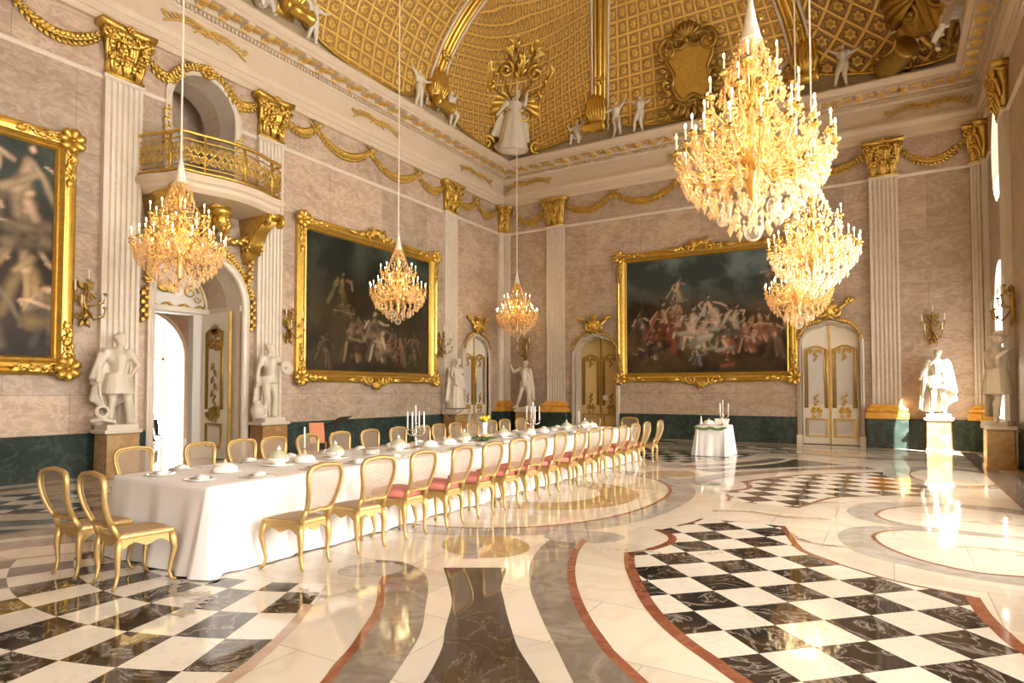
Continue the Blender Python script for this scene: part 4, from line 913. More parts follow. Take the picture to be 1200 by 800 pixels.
for (y_, sg, lb) in ((9.30, 1, 'r'), (7.42, -1, 'l')):
    # open leaf folded back against the reveal, seen from inside the hall
    lf_ = MB(); lf_.bbox(-.03, 1.0, 0, .05, .02, 3.50, .006)
    d = lf_.build('door_leaf', M['leaf_panel'], o4); d.location = (y_ - (.05 if sg > 0 else 0), .28, 0); d.rotation_euler = (0, 0, R(90))
    d.location.x = y_ if sg > 0 else y_ + .05
    g = MB(); leaf_gilding(g, .1, .9, .05, 3.4, .065 if sg > 0 else -.015)
    yy = .075
    for q in (-1, 1): scroll(g, .5 + q * .13, 2.75, .16, 0, 1.2, q, .035, yy); scroll(g, .5 + q * .1, 1.1, .18, 0, 1.3, -q, .04, yy)
    for kk in range(5): leafp(g, .5, 2.3 - .16 * kk, R(-90) + .6 * (-1) ** kk, .22, .12, yy); leafp(g, .5, 3.0, R(90 + (kk - 2) * 30), .25, .12, yy)
    g.build('gilt_moulding', M['gold_dim'], d, smooth=True)
    e = MB(); e.box(-.05, -.028, -.01, .06, .02, 3.52); e.build('gilt_edge', M['gold_s'], d)
# vestibule beyond the doorway
vb = MB(); X0 = XL - 1.5
vb.box(-21.3, X0, 4.0, 4.1, -.0, 5.6); vb.box(-22.9, X0, 14.6, 14.7, 0, 5.6); vb.box(-22.9, X0, 4, 14.7, 5.6, 5.7)
vb.holed([[(4.0, -.01), (14.7, -.01), (14.7, 5.6), (4.0, 5.6)], arch(11.25, 3.0, .0, 2.75)], 7.85, 8.3, 0, 0, FL)
vb.box(X0 - .02, X0, 4.0, 6.9, 0, 5.6); vb.box(X0 - .02, X0, 9.9, 14.7, 0, 5.6); vb.box(X0 - .02, X0, 6.9, 9.9, 5.2, 5.6)
tag(vb.build('wall_vestibule', M['frieze_pink']), kind='structure')
vt = MB(); k = arch(11.25, 3.0, .0, 2.75); trim_loop(vt, k[1:] + k[:1], .16, .1, FL, 7.85); tag(vt.build('trim_5', M['whitem']), kind='structure')
vf = MB(); vf.box(-26, XL - 4.5, 3.5, 16.5, -.2, .0); tag(vf.build('floor_vestibule', FM['w']), kind='structure')
vg = MB(); vg.add([(-25.2, 4, 0), (-25.2, 17, 0), (-25.2, 17, 6), (-25.2, 4, 6)], [(0, 1, 2, 3)]); M['sky_pane'] = emis('sunlit_glazing', (1, .98, .96), 14)
gw = vg.build('window_20', M['sky_pane']); tag(gw, kind='structure')
gb = MB()
for y in [4 + 1.3 * i for i in range(11)]: gb.box(-25.17, -25.1, y - .05, y + .05, 0, 6)
for z in (2.9, 5.0): gb.box(-25.17, -25.1, 4, 17, z - .04, z + .04)
gb.build('glazing_bar', M['frieze_pink'], gw)
v2 = MB(); v2.box(-25.2, -22.0, 3.9, 4, 0, 6); v2.box(-25.2, -21.4, 17, 17.1, 0, 6); v2.box(-25.2, -21.4, 4, 17.1, 6, 6.1); tag(v2.build('wall_gallery', M['stuc']), kind='structure')
# niche above the balcony
n_ = MB(); n_.holed([[(7.3, 6.2), (9.5, 6.2), (9.5, 8.95), (7.3, 8.95)], arch(8.38, 1.5, 6.3, 7.92)], TH + .01, 1.15); n_.box(7.3, 9.5, 1.9, 2.0, 5.5, 9.2); n_.box(7.3, 9.5, .5, 2.0, 6.1, 6.29)
n_.box(7.2, 7.3, .56, 2, 5.6, 9.2); n_.box(9.5, 9.6, .56, 2, 5.6, 9.2); n_.box(7.2, 9.6, .56, 2, 9.0, 9.2)
o = n_.build('wall_niche', M['frieze_pink']); o.location = (XL, 0, 0); o.rotation_euler = (0, 0, RL); tag(o, kind='structure')
t_ = MB(); k = arch(8.38, 1.5, 6.3, 7.92); trim_loop(t_, k[1:] + k[:1], .16, .08); trim_loop(t_, [(8.38 + (p[0] - 8.38) * .72, 6.3 + (p[1] - 6.3) * .80) for p in k[1:] + k[:1]], .08, .05, None, 1.9)
t_.box(7.63, 9.13, .0, 1.15, 7.62, 7.72) if False else None
o = t_.build('trim_6', M['whitem']); o.location = (XL, 0, 0); o.rotation_euler = (0, 0, RL); tag(o, kind='structure')
d_ = MB(); kk = arch(8.38, 1.06, 6.3, 7.6); d_.prism(kk, 1.85, 1.9); 
o = d_.build('door_5', M['grey_paint']); o.location = (XL, 0, 0); o.rotation_euler = (0, 0, RL); tag(o, kind='structure')
# balcony
bal = thing('balcony', 'curved white balcony with gilded openwork railing above the open doorway', 'balcony', (XL, 8.36, 0), RL)
n = 24
def bfront(f):   # outline from left wall round to right wall, f in 0..1 ; local x along wall, y negative into the room
    pts = smooth([(-1.48, 0), (-1.45, -.4), (-1.30, -.85), (-1.22, -1.18), (-.85, -1.28), (-.4, -1.42), (0, -1.46), (.4, -1.42), (.85, -1.28), (1.22, -1.18), (1.30, -.85), (1.45, -.4), (1.48, 0)], 6)
    i = f * (len(pts) - 1); a = int(min(i, len(pts) - 2)); t = i - a; return (pts[a][0] * (1 - t) + pts[a + 1][0] * t, pts[a][1] * (1 - t) + pts[a + 1][1] * t)
s_ = MB(); O = [bfront(i / 60) for i in range(61)]
s_.loft([[(x * k, y * k, z) for x, y in O] for k, z in ((.90, 5.66), (.93, 5.70), (.96, 5.74), (.97, 5.82), (1.01, 5.86), (1.03, 5.92), (1.03, 5.98), (1.0, 6.0))], True, True); s_.build('slab', M['cream'], bal)
rl = MB(); rl.tube([(x * .97, y * .97, 6.82) for x, y in O], .04, 6); rl.tube([(x * .97, y * .97, 6.05) for x, y in O], .035, 6); rl.tube([(x * .97, y * .97, 6.68) for x, y in O], .018, 5); rl.tube([(x * .97, y * .97, 6.15) for x, y in O], .018, 5); rl.build('rail', M['gold_s'], bal, smooth=True)
ow = MB(); m_ = 36
for i in range(m_):
    f0, f1 = (i + .5) / m_ - .012, (i + .5) / m_ + .012
    (ax, ay), (bx, by), (cx_, cy_) = bfront(f0), bfront(f1), bfront((i + .5) / m_); ang = atan2(by - ay, bx - ax)
    T = Matrix.Translation((cx_ * .97, cy_ * .97, 0)) @ Matrix.Rotation(ang, 4, 'Z')
    for z, r_, sg in ((6.30, .085, 1), (6.53, .085, -1)):
        scroll(ow, 0, z, r_ * 1.1, pi / 2, 1.2, sg, .0105, 0, 5, M=T, seg=9); scroll(ow, .0, z, r_ * 1.1, -pi / 2, 1.2, sg, .009, 0, 5, M=T, seg=9)
    for a in (.8, 2.3, 4., 5.4): leafp(ow, 0, 6.415, a, .11, .035, 0, M=T)
    if i % 6 == 0: ow.box(-.02, .02, -.02, .02, 6.05, 6.82, 0, T)
ow.build('openwork_panel', M['gold'], bal, smooth=True)
for sg in (-1, 1):
    c_ = MB(); x = sg * 1.12
    c_.loft([[(x - w, -d, z), (x + w, -d, z), (x + w, .02, z), (x - w, .02, z)] for w, d, z in ((.06, .12, 4.62), (.13, .25, 4.8), (.15, .3, 5.0), (.13, .36, 5.2), (.16, .62, 5.42), (.19, 1.0, 5.6), (.19, 1.1, 5.68))], True, True)
    Ty = Matrix.Translation((x, 0, 0)) @ Matrix.Rotation(R(90), 4, 'Z')
    for q in (-.18, .18):
        scroll(c_, -.98, 5.55, .16, pi / 2, 1.3, 1, .05, q, M=Ty); scroll(c_, -.25, 4.95, .15, pi, 1.2, -1, .04, q, M=Ty)
    for kq in range(-2, 3): c_.tube([(x + kq * .055, -.34, 4.85), (x + kq * .07, -.40, 5.1), (x + kq * .06, -.62, 5.38), (x + kq * .06, -.95, 5.56)], [.03, .05, .045, .04], 6)
    for kq in range(6): leafp(c_, x, 4.75 - .09 * kq, R(-90) + .5 * (-1) ** kq, .16, .12, -.2)
    c_.build('gilt_console', M['gold'], bal, smooth=True)
mk = MB(); mk.loft([[(-w, -d, z), (w, -d, z), (w, .02, z), (-w, .02, z)] for w, d, z in ((.05, .1, 4.75), (.14, .25, 4.9), (.17, .3, 5.1), (.15, .5, 5.35), (.2, .75, 5.6), (.2, .8, 5.66))], True, True)
mk.ell((0, -.70, 5.36), (.17, .2, .23), 12, 9); mk.ell((0, -.91, 5.34), (.035, .05, .07), 6, 5); mk.ell((0, -.72, 5.52), (.22, .2, .12), 10, 6)
for q in (-1, 1):
    mk.ell((q * .07, -.86, 5.42), (.04, .03, .02), 6, 4); mk.ell((q * .1, -.80, 5.3), (.06, .06, .06), 6, 4); mk.tube([(q * .17, -.6, 5.5), (q * .24, -.6, 5.3), (q * .2, -.58, 5.1)], [.07, .08, .04], 6)
    mk.tube([(q * .2, -.45, 5.25), (q * .45, -.25, 5.02), (q * .7, -.2, 5.04), (q * .95, -.3, 5.25)], [.05, .07, .06, .04], 6)
    for k in range(8): leafp(mk, q * (.25 + .09 * k), 5.15 - .1 * sin(k * .45), (0 if q > 0 else pi) + .4 * (-1) ** k, .16, .1, -.3)
mk.ell((0, -.84, 5.24), (.06, .04, .025), 6, 4); mk.ell((0, -.8, 5.16), (.07, .07, .06), 6, 4)
mk.build('gilt_mask', M['gold'], bal, smooth=True)
# leaf festoon round the head of the main doorway
g = thing('garland', 'gilded leaf garland draped over the arch of the open doorway', 'garland', (XL, 0, 0), RL); mb = MB()
for i in range(44):
    a = R(168 - i * 3.6); u, z = 8.36 + 1.26 * cos(a), 3.62 + 1.26 * sin(a); k = .8 + .3 * sin(i * .9)
    for s in (-1, 0, 1): leafp(mb, u, z + s * .03, a - pi / 2 + s * .8, .13 * k, .07, -.10)
    mb.ell((u, -.08, z), .035 * k, 6, 4)
for q in (-1, 1):
    for kq in range(8): leafp(mb, 8.36 + q * 1.27, 3.8 - kq * .09, R(-90) + .5 * (-1) ** kq, .16, .12, -.09)
mb.build('leaf_swag', M['gold'], g, smooth=True)
g = thing('side_pendant', 'gilded leaf drop on the left edge of the balcony niche', 'ornament', (XL, 7.52, 0), RL, None); mb = MB()
for k in range(10): leafp(mb, 0, 7.75 - k * .09, R(-90) + .5 * (-1) ** k, .15, .1, -.05)
mb.build('gilt_leaves', M['gold'], g, smooth=True); dup(g, (XL, 9.25, -.1), RL, 'gilded leaf drop on the right edge of the balcony niche')
# ------------------------------------------------------------------ chandeliers
m, nt, b = nodes('cut_crystal'); b.inputs['Base Color'].default_value = (1, .70, .36, 1); b.inputs['Roughness'].default_value = .12; b.inputs['Specular IOR Level'].default_value = .9
b.inputs['Transmission Weight'].default_value = 0; b.inputs['Alpha'].default_value = .5; b.inputs['Metallic'].default_value = .35; M['crystal'] = m
m, nt, b = nodes('clear_crystal'); b.inputs['Base Color'].default_value = (1, .92, .78, 1); b.inputs['Roughness'].default_value = .08; b.inputs['Specular IOR Level'].default_value = 1; M['crystal2'] = m
lw = N(nt, 'ShaderNodeLayerWeight', i_Blend=.35); nt.links.new(ramp(nt, lw.outputs['Facing'], [(.1, (.08, .08, .08)), (.8, (.75, .75, .75))]), b.inputs['Alpha'])
M['candle'] = plain('candle_wax', (.95, .86, .66), .4)
M['flame'] = emis('candle_flame', (1, .74, .36), 26)
M['brass'] = gold('chandelier_brass', (.85, .58, .20), .25, .2, 30, .1)
M['rope'] = plain('white_cord_sleeve', (.85, .76, .64), .8)
def octa(mb, p, r, h):
    x, y, z = p; mb.add([(x, y, z + h), (x + r, y, z), (x, y + r, z), (x - r, y, z), (x, y - r, z), (x, y, z - h * 1.3)], [(0, 1, 2), (0, 2, 3), (0, 3, 4), (0, 4, 1), (5, 2, 1), (5, 3, 2), (5, 4, 3), (5, 1, 4)])
def make_chandelier(name, label, loc, S=1.0, ztop=15.0, ring=((.74, 0, 16), (.46, .50, 8), (.56, .16, 8)), group=None, rot=0):
    rs = random.Random(int(abs(loc[0]) * 100))
    c = thing(name, label, 'chandelier', loc, rot, group)
    st = MB(); st.lathe([(0, 1.15), (.02, 1.14), (.05, 1.05), (.03, .98), (.10, .9), (.04, .8), (.03, .6), (.08, .5), (.03, .4), (.05, .2), (.12, .05), (.16, -.1), (.10, -.25), (.04, -.4), (.06, -.55), (.02, -.62), (0, -.63)], n=14)
    st.v = [(x * S, y * S, z * S) for x, y, z in st.v]; st.build('stem', M['brass'], c, smooth=True)
    cr = MB(); cr.lathe([(0, 1.62), (.015, 1.62), (.03, 1.5), (.07, 1.28), (.10, 1.16), (.11, 1.14), (0, 1.13)], n=12); cr.v = [(x * S, y * S, z * S) for x, y, z in cr.v]; cr.build('fabric_cap', M['rope'], c, smooth=True)
    ch = MB(); di = min(loc[0] - XL, XR - loc[0], YB - loc[1]); tt = math.acos(max(0, 1 - max(0, di - .35) / 6.2)); L = min(15.2, 10.48 + 4.9 * sin(tt)) - .12 - loc[2]; ch.tube([(0, 0, 1.55 * S), (0, 0, L)], .017, 6); ch.build('suspension_cord', M['rope'], c)
    arm = MB(); 
    am0 = None
    for ti, (r, z, n) in enumerate(ring):
        A = MB(); A.tube([(.05, 0, z - .05), (r * .3, 0, z - .24), (r * .62, 0, z - .26), (r * .88, 0, z - .16), (r, 0, z - .05), (r, 0, z + .0)], [.016, .014, .012, .011, .011, .01], 6)
        A.lathe([(0, -.01), (.045, 0), (.055, .02), (.02, .022), (.02, .05), (0, .05)], (r, 0, z), 10); scroll(A, r * .45, z - .08, .1, 0, 1, 1, .009, 0)
        A.v = [(x * S, y * S, q * S) for x, y, q in A.v]
        K = MB(); K.lathe([(.011, .05), (.011, .165), (0, .168)], (r, 0, z), 8); K.v = [(x * S, y * S, q * S) for x, y, q in K.v]
        Fm = MB(); Fm.ell((r, 0, z + .19), (.0105, .0105, .032), 6, 5); Fm.v = [(x * S, y * S, q * S) for x, y, q in Fm.v]
        a0 = k0 = f0 = None
        for i in range(n):
            if a0 is None: a0 = A.build('arm', M['brass'], c, smooth=True); k0 = K.build('candle', M['candle'], a0, smooth=True); f0 = Fm.build('flame', M['flame'], a0, smooth=True); a = a0
            else:
                a = a0.copy(); COL.objects.link(a); a.parent = c
                for q in (k0, f0): d = q.copy(); COL.objects.link(d); d.parent = a
            a.rotation_euler = (0, 0, 2 * pi * i / n + ti * .3 + .1)
    # crystals: festoons of beads, drops and plaques hung round the frame
    X = MB()
    def drop(p, s):
        octa(X, p, .016 * s, .02 * s); octa(X, (p[0], p[1], p[2] - .055 * s), .022 * s, .035 * s)
    for (r, z, n) in ring:
        for i in range(n):
            for q in range(3):
                a = 2 * pi * (i + q / 3) / n; rr = r * (1, .86, .86)[q] ; drop((rr * cos(a), rr * sin(a), z - .03 - rs.uniform(0, .05)), rs.uniform(.9, 1.5))
            a = 2 * pi * (i + .5) / n
            for q in range(7):
                f = q / 6; b_ = 2 * pi * (i + f) / n; octa(X, (r * .95 * cos(b_), r * .95 * sin(b_), z - .02 - .10 * 4 * f * (1 - f)), .012, .014)
            b_ = 2 * pi * i / n
            for q in range(8):
                f = q / 7; rr = r * (1 - f) + .1 * f; octa(X, (rr * cos(b_), rr * sin(b_), z + .02 + .5 * f * f), .012, .015)
    for k in range(10):                                        # tapering basket below the ring
        z = -.12 - .062 * k; r = .66 * (1 - (k / 10.5) ** 1.5) + .03; n = max(6, int(25 * r / .66))
        for i in range(n):
            a = 2 * pi * (i + .5 * (k % 2)) / n; drop((r * cos(a), r * sin(a), z + rs.uniform(-.02, .02)), rs.uniform(1.0, 1.7))
    for k in range(9):                                         # crown
        z = .6 + .07 * k; r = .26 * (1 - (k / 9.5)) + .05; n = 12
        for i in range(n):
            a = 2 * pi * (i + .5 * (k % 2)) / n; drop((r * cos(a), r * sin(a), z), rs.uniform(.7, 1.1))
    for k in range(120):
        a = rs.uniform(0, 6.28); r = sqrt(rs.uniform(.0, 1)) * .58; z = rs.uniform(-.3, .42 - r * .3); drop((r * cos(a), r * sin(a), z), rs.uniform(.8, 1.6))
    X.v = [(x * S, y * S, q * S) for x, y, q in X.v]; o = X.build('crystal_drops', M['crystal'], c); o['kind'] = 'stuff'
    P = MB()
    for i in range(8):
        a = 2 * pi * i / 8; r = .3
        P.ell((r * cos(a), r * sin(a), -.62), (.055, .055, .085), 8, 5); P.tube([(.66 * cos(a + .2), .66 * sin(a + .2), -.1), (.68 * cos(a + .2), .68 * sin(a + .2), -.22)], [.02, .006], 5)
    P.v = [(x * S, y * S, q * S) for x, y, q in P.v]; o = P.build('pear_drops', M['crystal2'], c, smooth=True); o['kind'] = 'stuff'
    B = MB(); B.ell((0, 0, -.80 * S), .085 * S, 14, 9); B.tube([(0, 0, -.7 * S), (0, 0, -.6 * S)], .01 * S, 6); B.build('crystal_ball', M['crystal2'], c, smooth=True)
    l = bpy.data.lights.new(name + '_glow', 'POINT'); l.energy = CH_W * S * S; l.color = (1, .72, .38); l.shadow_soft_size = .42 * S
    o = bpy.data.objects.new('candle_light', l); COL.objects.link(o); o.parent = c; o.location = (0, 0, .2 * S)
    return c
CH_W = 55
GC = None
make_chandelier('chandelier', 'largest crystal chandelier with lit candles, hanging nearest at upper right', (-1.24, 7.07, 4.20), 1.08, group=GC, ring=((.74, 0, 18), (.58, .22, 12), (.44, .52, 8), (.26, .82, 5)))
make_chandelier('chandelier', 'crystal chandelier with lit candles hanging in front of the balcony', (-10.42, 6.23, 4.12), .98, group=GC)
make_chandelier('chandelier', 'crystal chandelier with lit candles hanging before the dark painting', (-11.25, 12.76, 4.28), 1.0, group=GC, rot=.4)
make_chandelier('chandelier', 'smallest-looking crystal chandelier with lit candles near the left corner of the hall', (-11.48, 19.39, 4.35), 1.0, ztop=13.2, group=GC, rot=.9)
make_chandelier('chandelier', 'crystal chandelier with lit candles just below the largest one, overlapping another behind it', (-1.14, 12.21, 4.15), 1.0, group=GC, rot=.2)
make_chandelier('chandelier', 'rearmost right crystal chandelier, half hidden, over the right end of the mythological painting', (-1.83, 16.09, 3.95), .98, group=GC, rot=.7)

# ------------------------------------------------------------------ wall sconces
def make_sconce(label, loc, rz):
    s = thing('wall_sconce', label, 'sconce', loc, rz)
    mb = MB(); mb.tube([(0, -.05, -.45), (.05, -.08, -.25), (-.03, -.08, 0), (.03, -.08, .2), (0, -.07, .34)], [.02, .045, .05, .04, .02], 6)
    for q in (-1, 1): scroll(mb, q * .1, .05, .1, 0, 1.2, q, .022, -.08); scroll(mb, q * .08, -.28, .08, pi, 1.1, -q, .02, -.08); leafp(mb, q * .03, .2, R(90) - q * .6, .2, .1, -.1); leafp(mb, q * .02, -.35, R(-90) + q * .4, .18, .09, -.09)
    mb.build('bracket', M['gold_dim'], s, smooth=True)
    for (x, y, z) in ((0, -.22, .36), (-.26, -.3, .12), (.26, -.3, .12), (-.20, -.42, -.16), (.20, -.42, -.16)):
        a = MB(); a.tube([(0, -.08, -.12), (x * .4, y * .6, z - .22), (x * .9, y * .95, z - .16), (x, y, z - .04), (x, y, z)], [.018, .016, .014, .014, .012], 6); a.lathe([(0, -.02), (.03, -.01), (.045, .02), (.02, .03), (.0, .03)], (x, y, z), 8)
        leafp(a, x * .6, z - .2, R(60), .12, .06, y * .8)
        ar = a.build('arm', M['gold_dim'], s, smooth=True)
        k = MB(); k.lathe([(.012, .02), (.011, .22), (0, .225)], (x, y, z), 7); k.build('candle', M['candle'], ar, smooth=True)
    return s
sc0 = make_sconce('gilded candle sconce on the left wall between the left-edge painting and the fluted pilaster', (XL, 5.98, 3.35), RL)
dup(sc0, (XL, 10.70, 3.33), RL, 'gilded candle sconce between the balcony pilaster and the dark painting'); dup(sc0, (XL, 16.99, 3.25), RL, 'gilded candle sconce at the right edge of the dark painting')
dup(sc0, (-12.02, YB, 3.30), 0, 'unlit candle sconce above the statue with a raised arm'); dup(sc0, (1.03, YB, 3.42), 0, 'gilded candle sconce above the sunlit statue'); dup(sc0, (XR, 16.75, 3.5), RRt, 'dark candle sconce on the window wall above the hatted statue')
# ------------------------------------------------------------------ sculpture
def remeshed(mb, name, mat, parent, vox=.02, sm=3, fac=.5):
    o = mb.build(name, mat, parent)
    r = o.modifiers.new('r', 'REMESH'); r.mode = 'VOXEL'; r.voxel_size = vox; r.use_smooth_shade = True
    s = o.modifiers.new('s', 'SMOOTH'); s.factor = fac; s.iterations = sm
    dg = bpy.context.evaluated_depsgraph_get(); me = bpy.data.meshes.new_from_object(o.evaluated_get(dg)); me.name = name
    o.modifiers.clear(); o.data = me; return o
def cap_(mb, a, b, r0, r1, n=8):
    a, b = V(a), V(b); mb.tube([a, a.lerp(b, .35), a.lerp(b, .7), b], [r0, r0 * .75 + r1 * .32, r0 * .35 + r1 * .7, r1], n); mb.ell(a, r0, n, 6); mb.ell(b, r1, n, 6)
def hand(mb, w, e, s=1.0):
    # palm, four fingers of unequal length and a side thumb, pointing away from the elbow
    w, e = V(w), V(e); d = (w - e).normalized(); sd = d.cross(V((0, 1, .2))); sd = (V((1, 0, 0)) if sd.length < .1 else sd).normalized(); up = d.cross(sd)
    p = w + d * .045 * s; mb.tube([w, p, w + d * .085 * s], [.026 * s, .036 * s, .032 * s], 8, flat=.6)
    for i, l in enumerate((.062, .075, .07, .055)):
        o = w + d * .08 * s + sd * (i - 1.5) * .018 * s; mb.tube([o, o + d * l * .5 * s, o + d * l * .85 * s + up * .02 * s], [.011 * s, .0105 * s, .008 * s], 6)
    o = w + d * .03 * s + sd * .032 * s; mb.tube([o, o + (d + sd).normalized() * .045 * s], [.012 * s, .009 * s], 6)
def head(mb, c, f, s=1.0, hair=0):
    c = V(c); f = V(f).normalized(); sd = f.cross(V((0, 0, 1))).normalized()
    mb.ell(c, (.075 * s, .085 * s, .108 * s), 12, 9); mb.ell(c - f * .02 * s + V((0, 0, .02 * s)), (.086 * s, .095 * s, .095 * s), 12, 8)
    mb.ell(c + f * .085 * s - V((0, 0, .005 * s)), (.014 * s, .014 * s, .026 * s), 6, 5); mb.ell(c + f * .07 * s - V((0, 0, .055 * s)), (.025 * s, .02 * s, .012 * s), 6, 4); mb.ell(c + f * .06 * s - V((0, 0, .085 * s)), (.028 * s, .024 * s, .02 * s), 6, 4)
    for q in (-1, 1): mb.ell(c + sd * q * .08 * s, (.012 * s, .02 * s, .03 * s), 6, 4); mb.ell(c + f * .068 * s + sd * q * .03 * s + V((0, 0, .028 * s)), (.022 * s, .012 * s, .008 * s), 6, 4)
    for i in range(hair):
        a = i * 2.4; z = .05 + .06 * sin(i * 1.7); mb.ell(c - f * .02 * s + V((.08 * cos(a), .08 * sin(a), z)) * s, .03 * s, 6, 4)
J0 = dict(pel=(0, 0, .95), bel=(0, -.01, 1.08), che=(0, 0, 1.30), nec=(0, 0, 1.50), hed=(0, -.02, 1.63), ls=(-.19, 0, 1.42), rs=(.19, 0, 1.42), le=(-.27, 0, 1.14), re=(.27, 0, 1.14), lh=(-.28, -.06, .90), rh=(.28, -.06, .90),
          lp=(-.09, 0, .92), rp=(.09, 0, .92), lk=(-.11, -.04, .52), rk=(.11, -.06, .52), la=(-.13, .0, .10), ra=(.13, .02, .10))
def figure(mb, j, face=(0, -1, 0), s=1.0, T=None, hair=7, bulk=1.16):
    J = dict(J0); J.update(j); P = {k: V(v) * s for k, v in J.items()}
    if T is not None: P = {k: T @ v for k, v in P.items()}
    if T is not None: face = T.to_3x3() @ V(face)
    r = s * bulk
    mb.tube([P['pel'] - V((0, 0, .05 * s)), P['bel'], P['che'] - V((0, 0, .04 * s)), P['che'] + V((0, 0, .08 * s)), P['nec'] - V((0, 0, .03 * s))], [.15 * r, .125 * r, .155 * r, .16 * r, .07 * r], 12, flat=.72)
    mb.ell(P['che'] + V((0, 0, .02 * s)), (.165 * r, .11 * r, .15 * r), 12, 8); mb.ell(P['pel'], (.15 * r, .115 * r, .12 * r), 12, 8)
    cap_(mb, P['nec'] - V((0, 0, .06 * s)), P['hed'] - V((0, 0, .06 * s)), .055 * r, .045 * r); head(mb, P['hed'], face, s, hair)
    for q in 'lr':
        cap_(mb, P[q + 's'], P[q + 'e'], .058 * r, .042 * r); cap_(mb, P[q + 'e'], P[q + 'h'], .043 * r, .028 * r); hand(mb, P[q + 'h'], P[q + 'e'], s)
        mb.ell(P[q + 's'], .065 * r, 8, 6)
        cap_(mb, P[q + 'p'], P[q + 'k'], .092 * r, .06 * r); cap_(mb, P[q + 'k'], P[q + 'a'], .058 * r, .036 * r); mb.ell(P[q + 'k'].lerp(P[q + 'a'], .3) + V((0, .02 * s, 0)), .055 * r, 8, 6)
        f = V(face); f.z = 0; f = f.normalized() if f.length > .1 else V((0, -1, 0)); a = P[q + 'a'] - V((0, 0, .05 * s)); mb.tube([a - f * .04 * s, a + f * .06 * s, a + f * .16 * s - V((0, 0, .02 * s))], [.035 * r, .038 * r, .022 * r], 7)
    return P
def folds(mb, top, bot, n, r0, r1, jig=.02, seed=1):
    # hanging cloth: ridges fanned between two horizontal curves
    rr = random.Random(seed); A = smooth3(top, n); B = smooth3(bot, n)
    for i in range(n):
        a, b = A[i], B[i]; c = a.lerp(b, .5) + V((rr.uniform(-jig, jig), rr.uniform(-jig, jig), 0)); mb.tube([a, c, b], [r0, (r0 + r1) / 2 * rr.uniform(.85, 1.2), r1 * rr.uniform(.8, 1.3)], 6)
def smooth3(pts, n):
    P = [V(p) for p in pts]; out = []
    for i in range(n):
        f = i / (n - 1) * (len(P) - 1); k = min(int(f), len(P) - 2); out.append(P[k].lerp(P[k + 1], f - k))
    return out
def ring3(z, rx, ry, n=16, cx=0, cy=0, a0=0, a1=360): return [(cx + rx * cos(R(a0 + (a1 - a0) * i / n)), cy + ry * sin(R(a0 + (a1 - a0) * i / n)), z) for i in range(n + 1)]
def statue(label, loc, rz, build, S=1.0, vox=.02):
    s = thing('marble_statue', label, 'statue', loc, rz)
    mb = MB(); mb.bbox(-.29, .29, -.235, .235, .0, .10, .01); mb.v = [(x, y, z) for x, y, z in mb.v]
    mb.build('plinth', M['statue'], s)
    f = MB(); build(f); f.v = [(x * S * 1.08, y * S * 1.08, .05 + z * S) for x, y, z in f.v]
    remeshed(f, 'body', M['statue'], s, vox); return s
def pedestal(label, loc, rz, w=.62, h=.90, mat='pedestal', wings=False, d=.50):
    p = thing('pedestal', label, 'pedestal', loc, rz)
    a = MB(); k = w / 2; a.loft([[(-x, -x * d / w, z), (x, -x * d / w, z), (x, x * d / w, z), (-x, x * d / w, z)] for x, z in ((k, 0), (k, .06), (k - .02, .08), (k - .03, h - .10), (k - .01, h - .08))], True, True)
    for q in (-1, 1) if wings else (): a.bbox(q * (k + .05) - .05, q * (k + .05) + .05, -k * .6, k, 0, h - .08, .008)
    a.build('block', M[mat], p)
    c = MB(); c.loft([[(-x, -x * d / w, z), (x, -x * d / w, z), (x, x * d / w, z), (-x, x * d / w, z)] for x, z in ((k - .01, h - .079), (k + .03, h - .06), (k + .035, h), (k + .0, h))], True, True); c.build('cap', M['statue'], p)
    return p
def st_warrior(f):
    figure(f, dict(rs=(.20, 0, 1.43), re=(.37, .02, 1.18), rh=(.20, -.1, 1.02), le=(-.30, 0, 1.17), lh=(-.36, -.08, .96), hed=(.02, -.04, 1.64), rk=(.12, -.12, .52), ra=(.17, -.06, .12), lk=(-.09, -.02, .5)), (.5, -1, 0))
    folds(f, ring3(1.02, .16, .12), ring3(.62, .24, .19), 22, .03, .035, .01, 2); folds(f, ring3(1.0, .15, .11), ring3(.78, .21, .16), 14, .03, .02, .01, 3)
    folds(f, [(-.2, .08, 1.5), (.2, .08, 1.5)], [(-.36, .14, .5), (-.1, .16, .3), (.18, .12, .5)], 12, .05, .05, .03, 4); folds(f, [(-.28, .02, 1.4), (-.2, .1, 1.45)], [(-.42, 0, .9), (-.36, .1, .8)], 5, .05, .05, .02, 5)
    f.tube([(-.35, -.06, .95), (-.33, -.1, .6), (-.28, -.14, .38)], [.03, .03, .02], 6); f.tube([(-.3 + .1 * cos(a), -.12, .3 + .1 * sin(a)) for a in [q * .6 for q in range(12)]], .035, 7); f.tube([(-.42, .0, .12), (-.3, -.1, .16), (-.1, -.16, .1)], .05, 7)
    f.lathe([(.09, 0), (.10, .2), (.07, .42), (.03, .5)], (.24, .06, .06), 8); f.ell((-.30, .05, .12), (.12, .12, .1), 8, 6); f.lathe([(.0, 1.72), (.09, 1.70), (.11, 1.66), (.05, 1.80), (0, 1.82)], (.02, -.01, 0), 10)
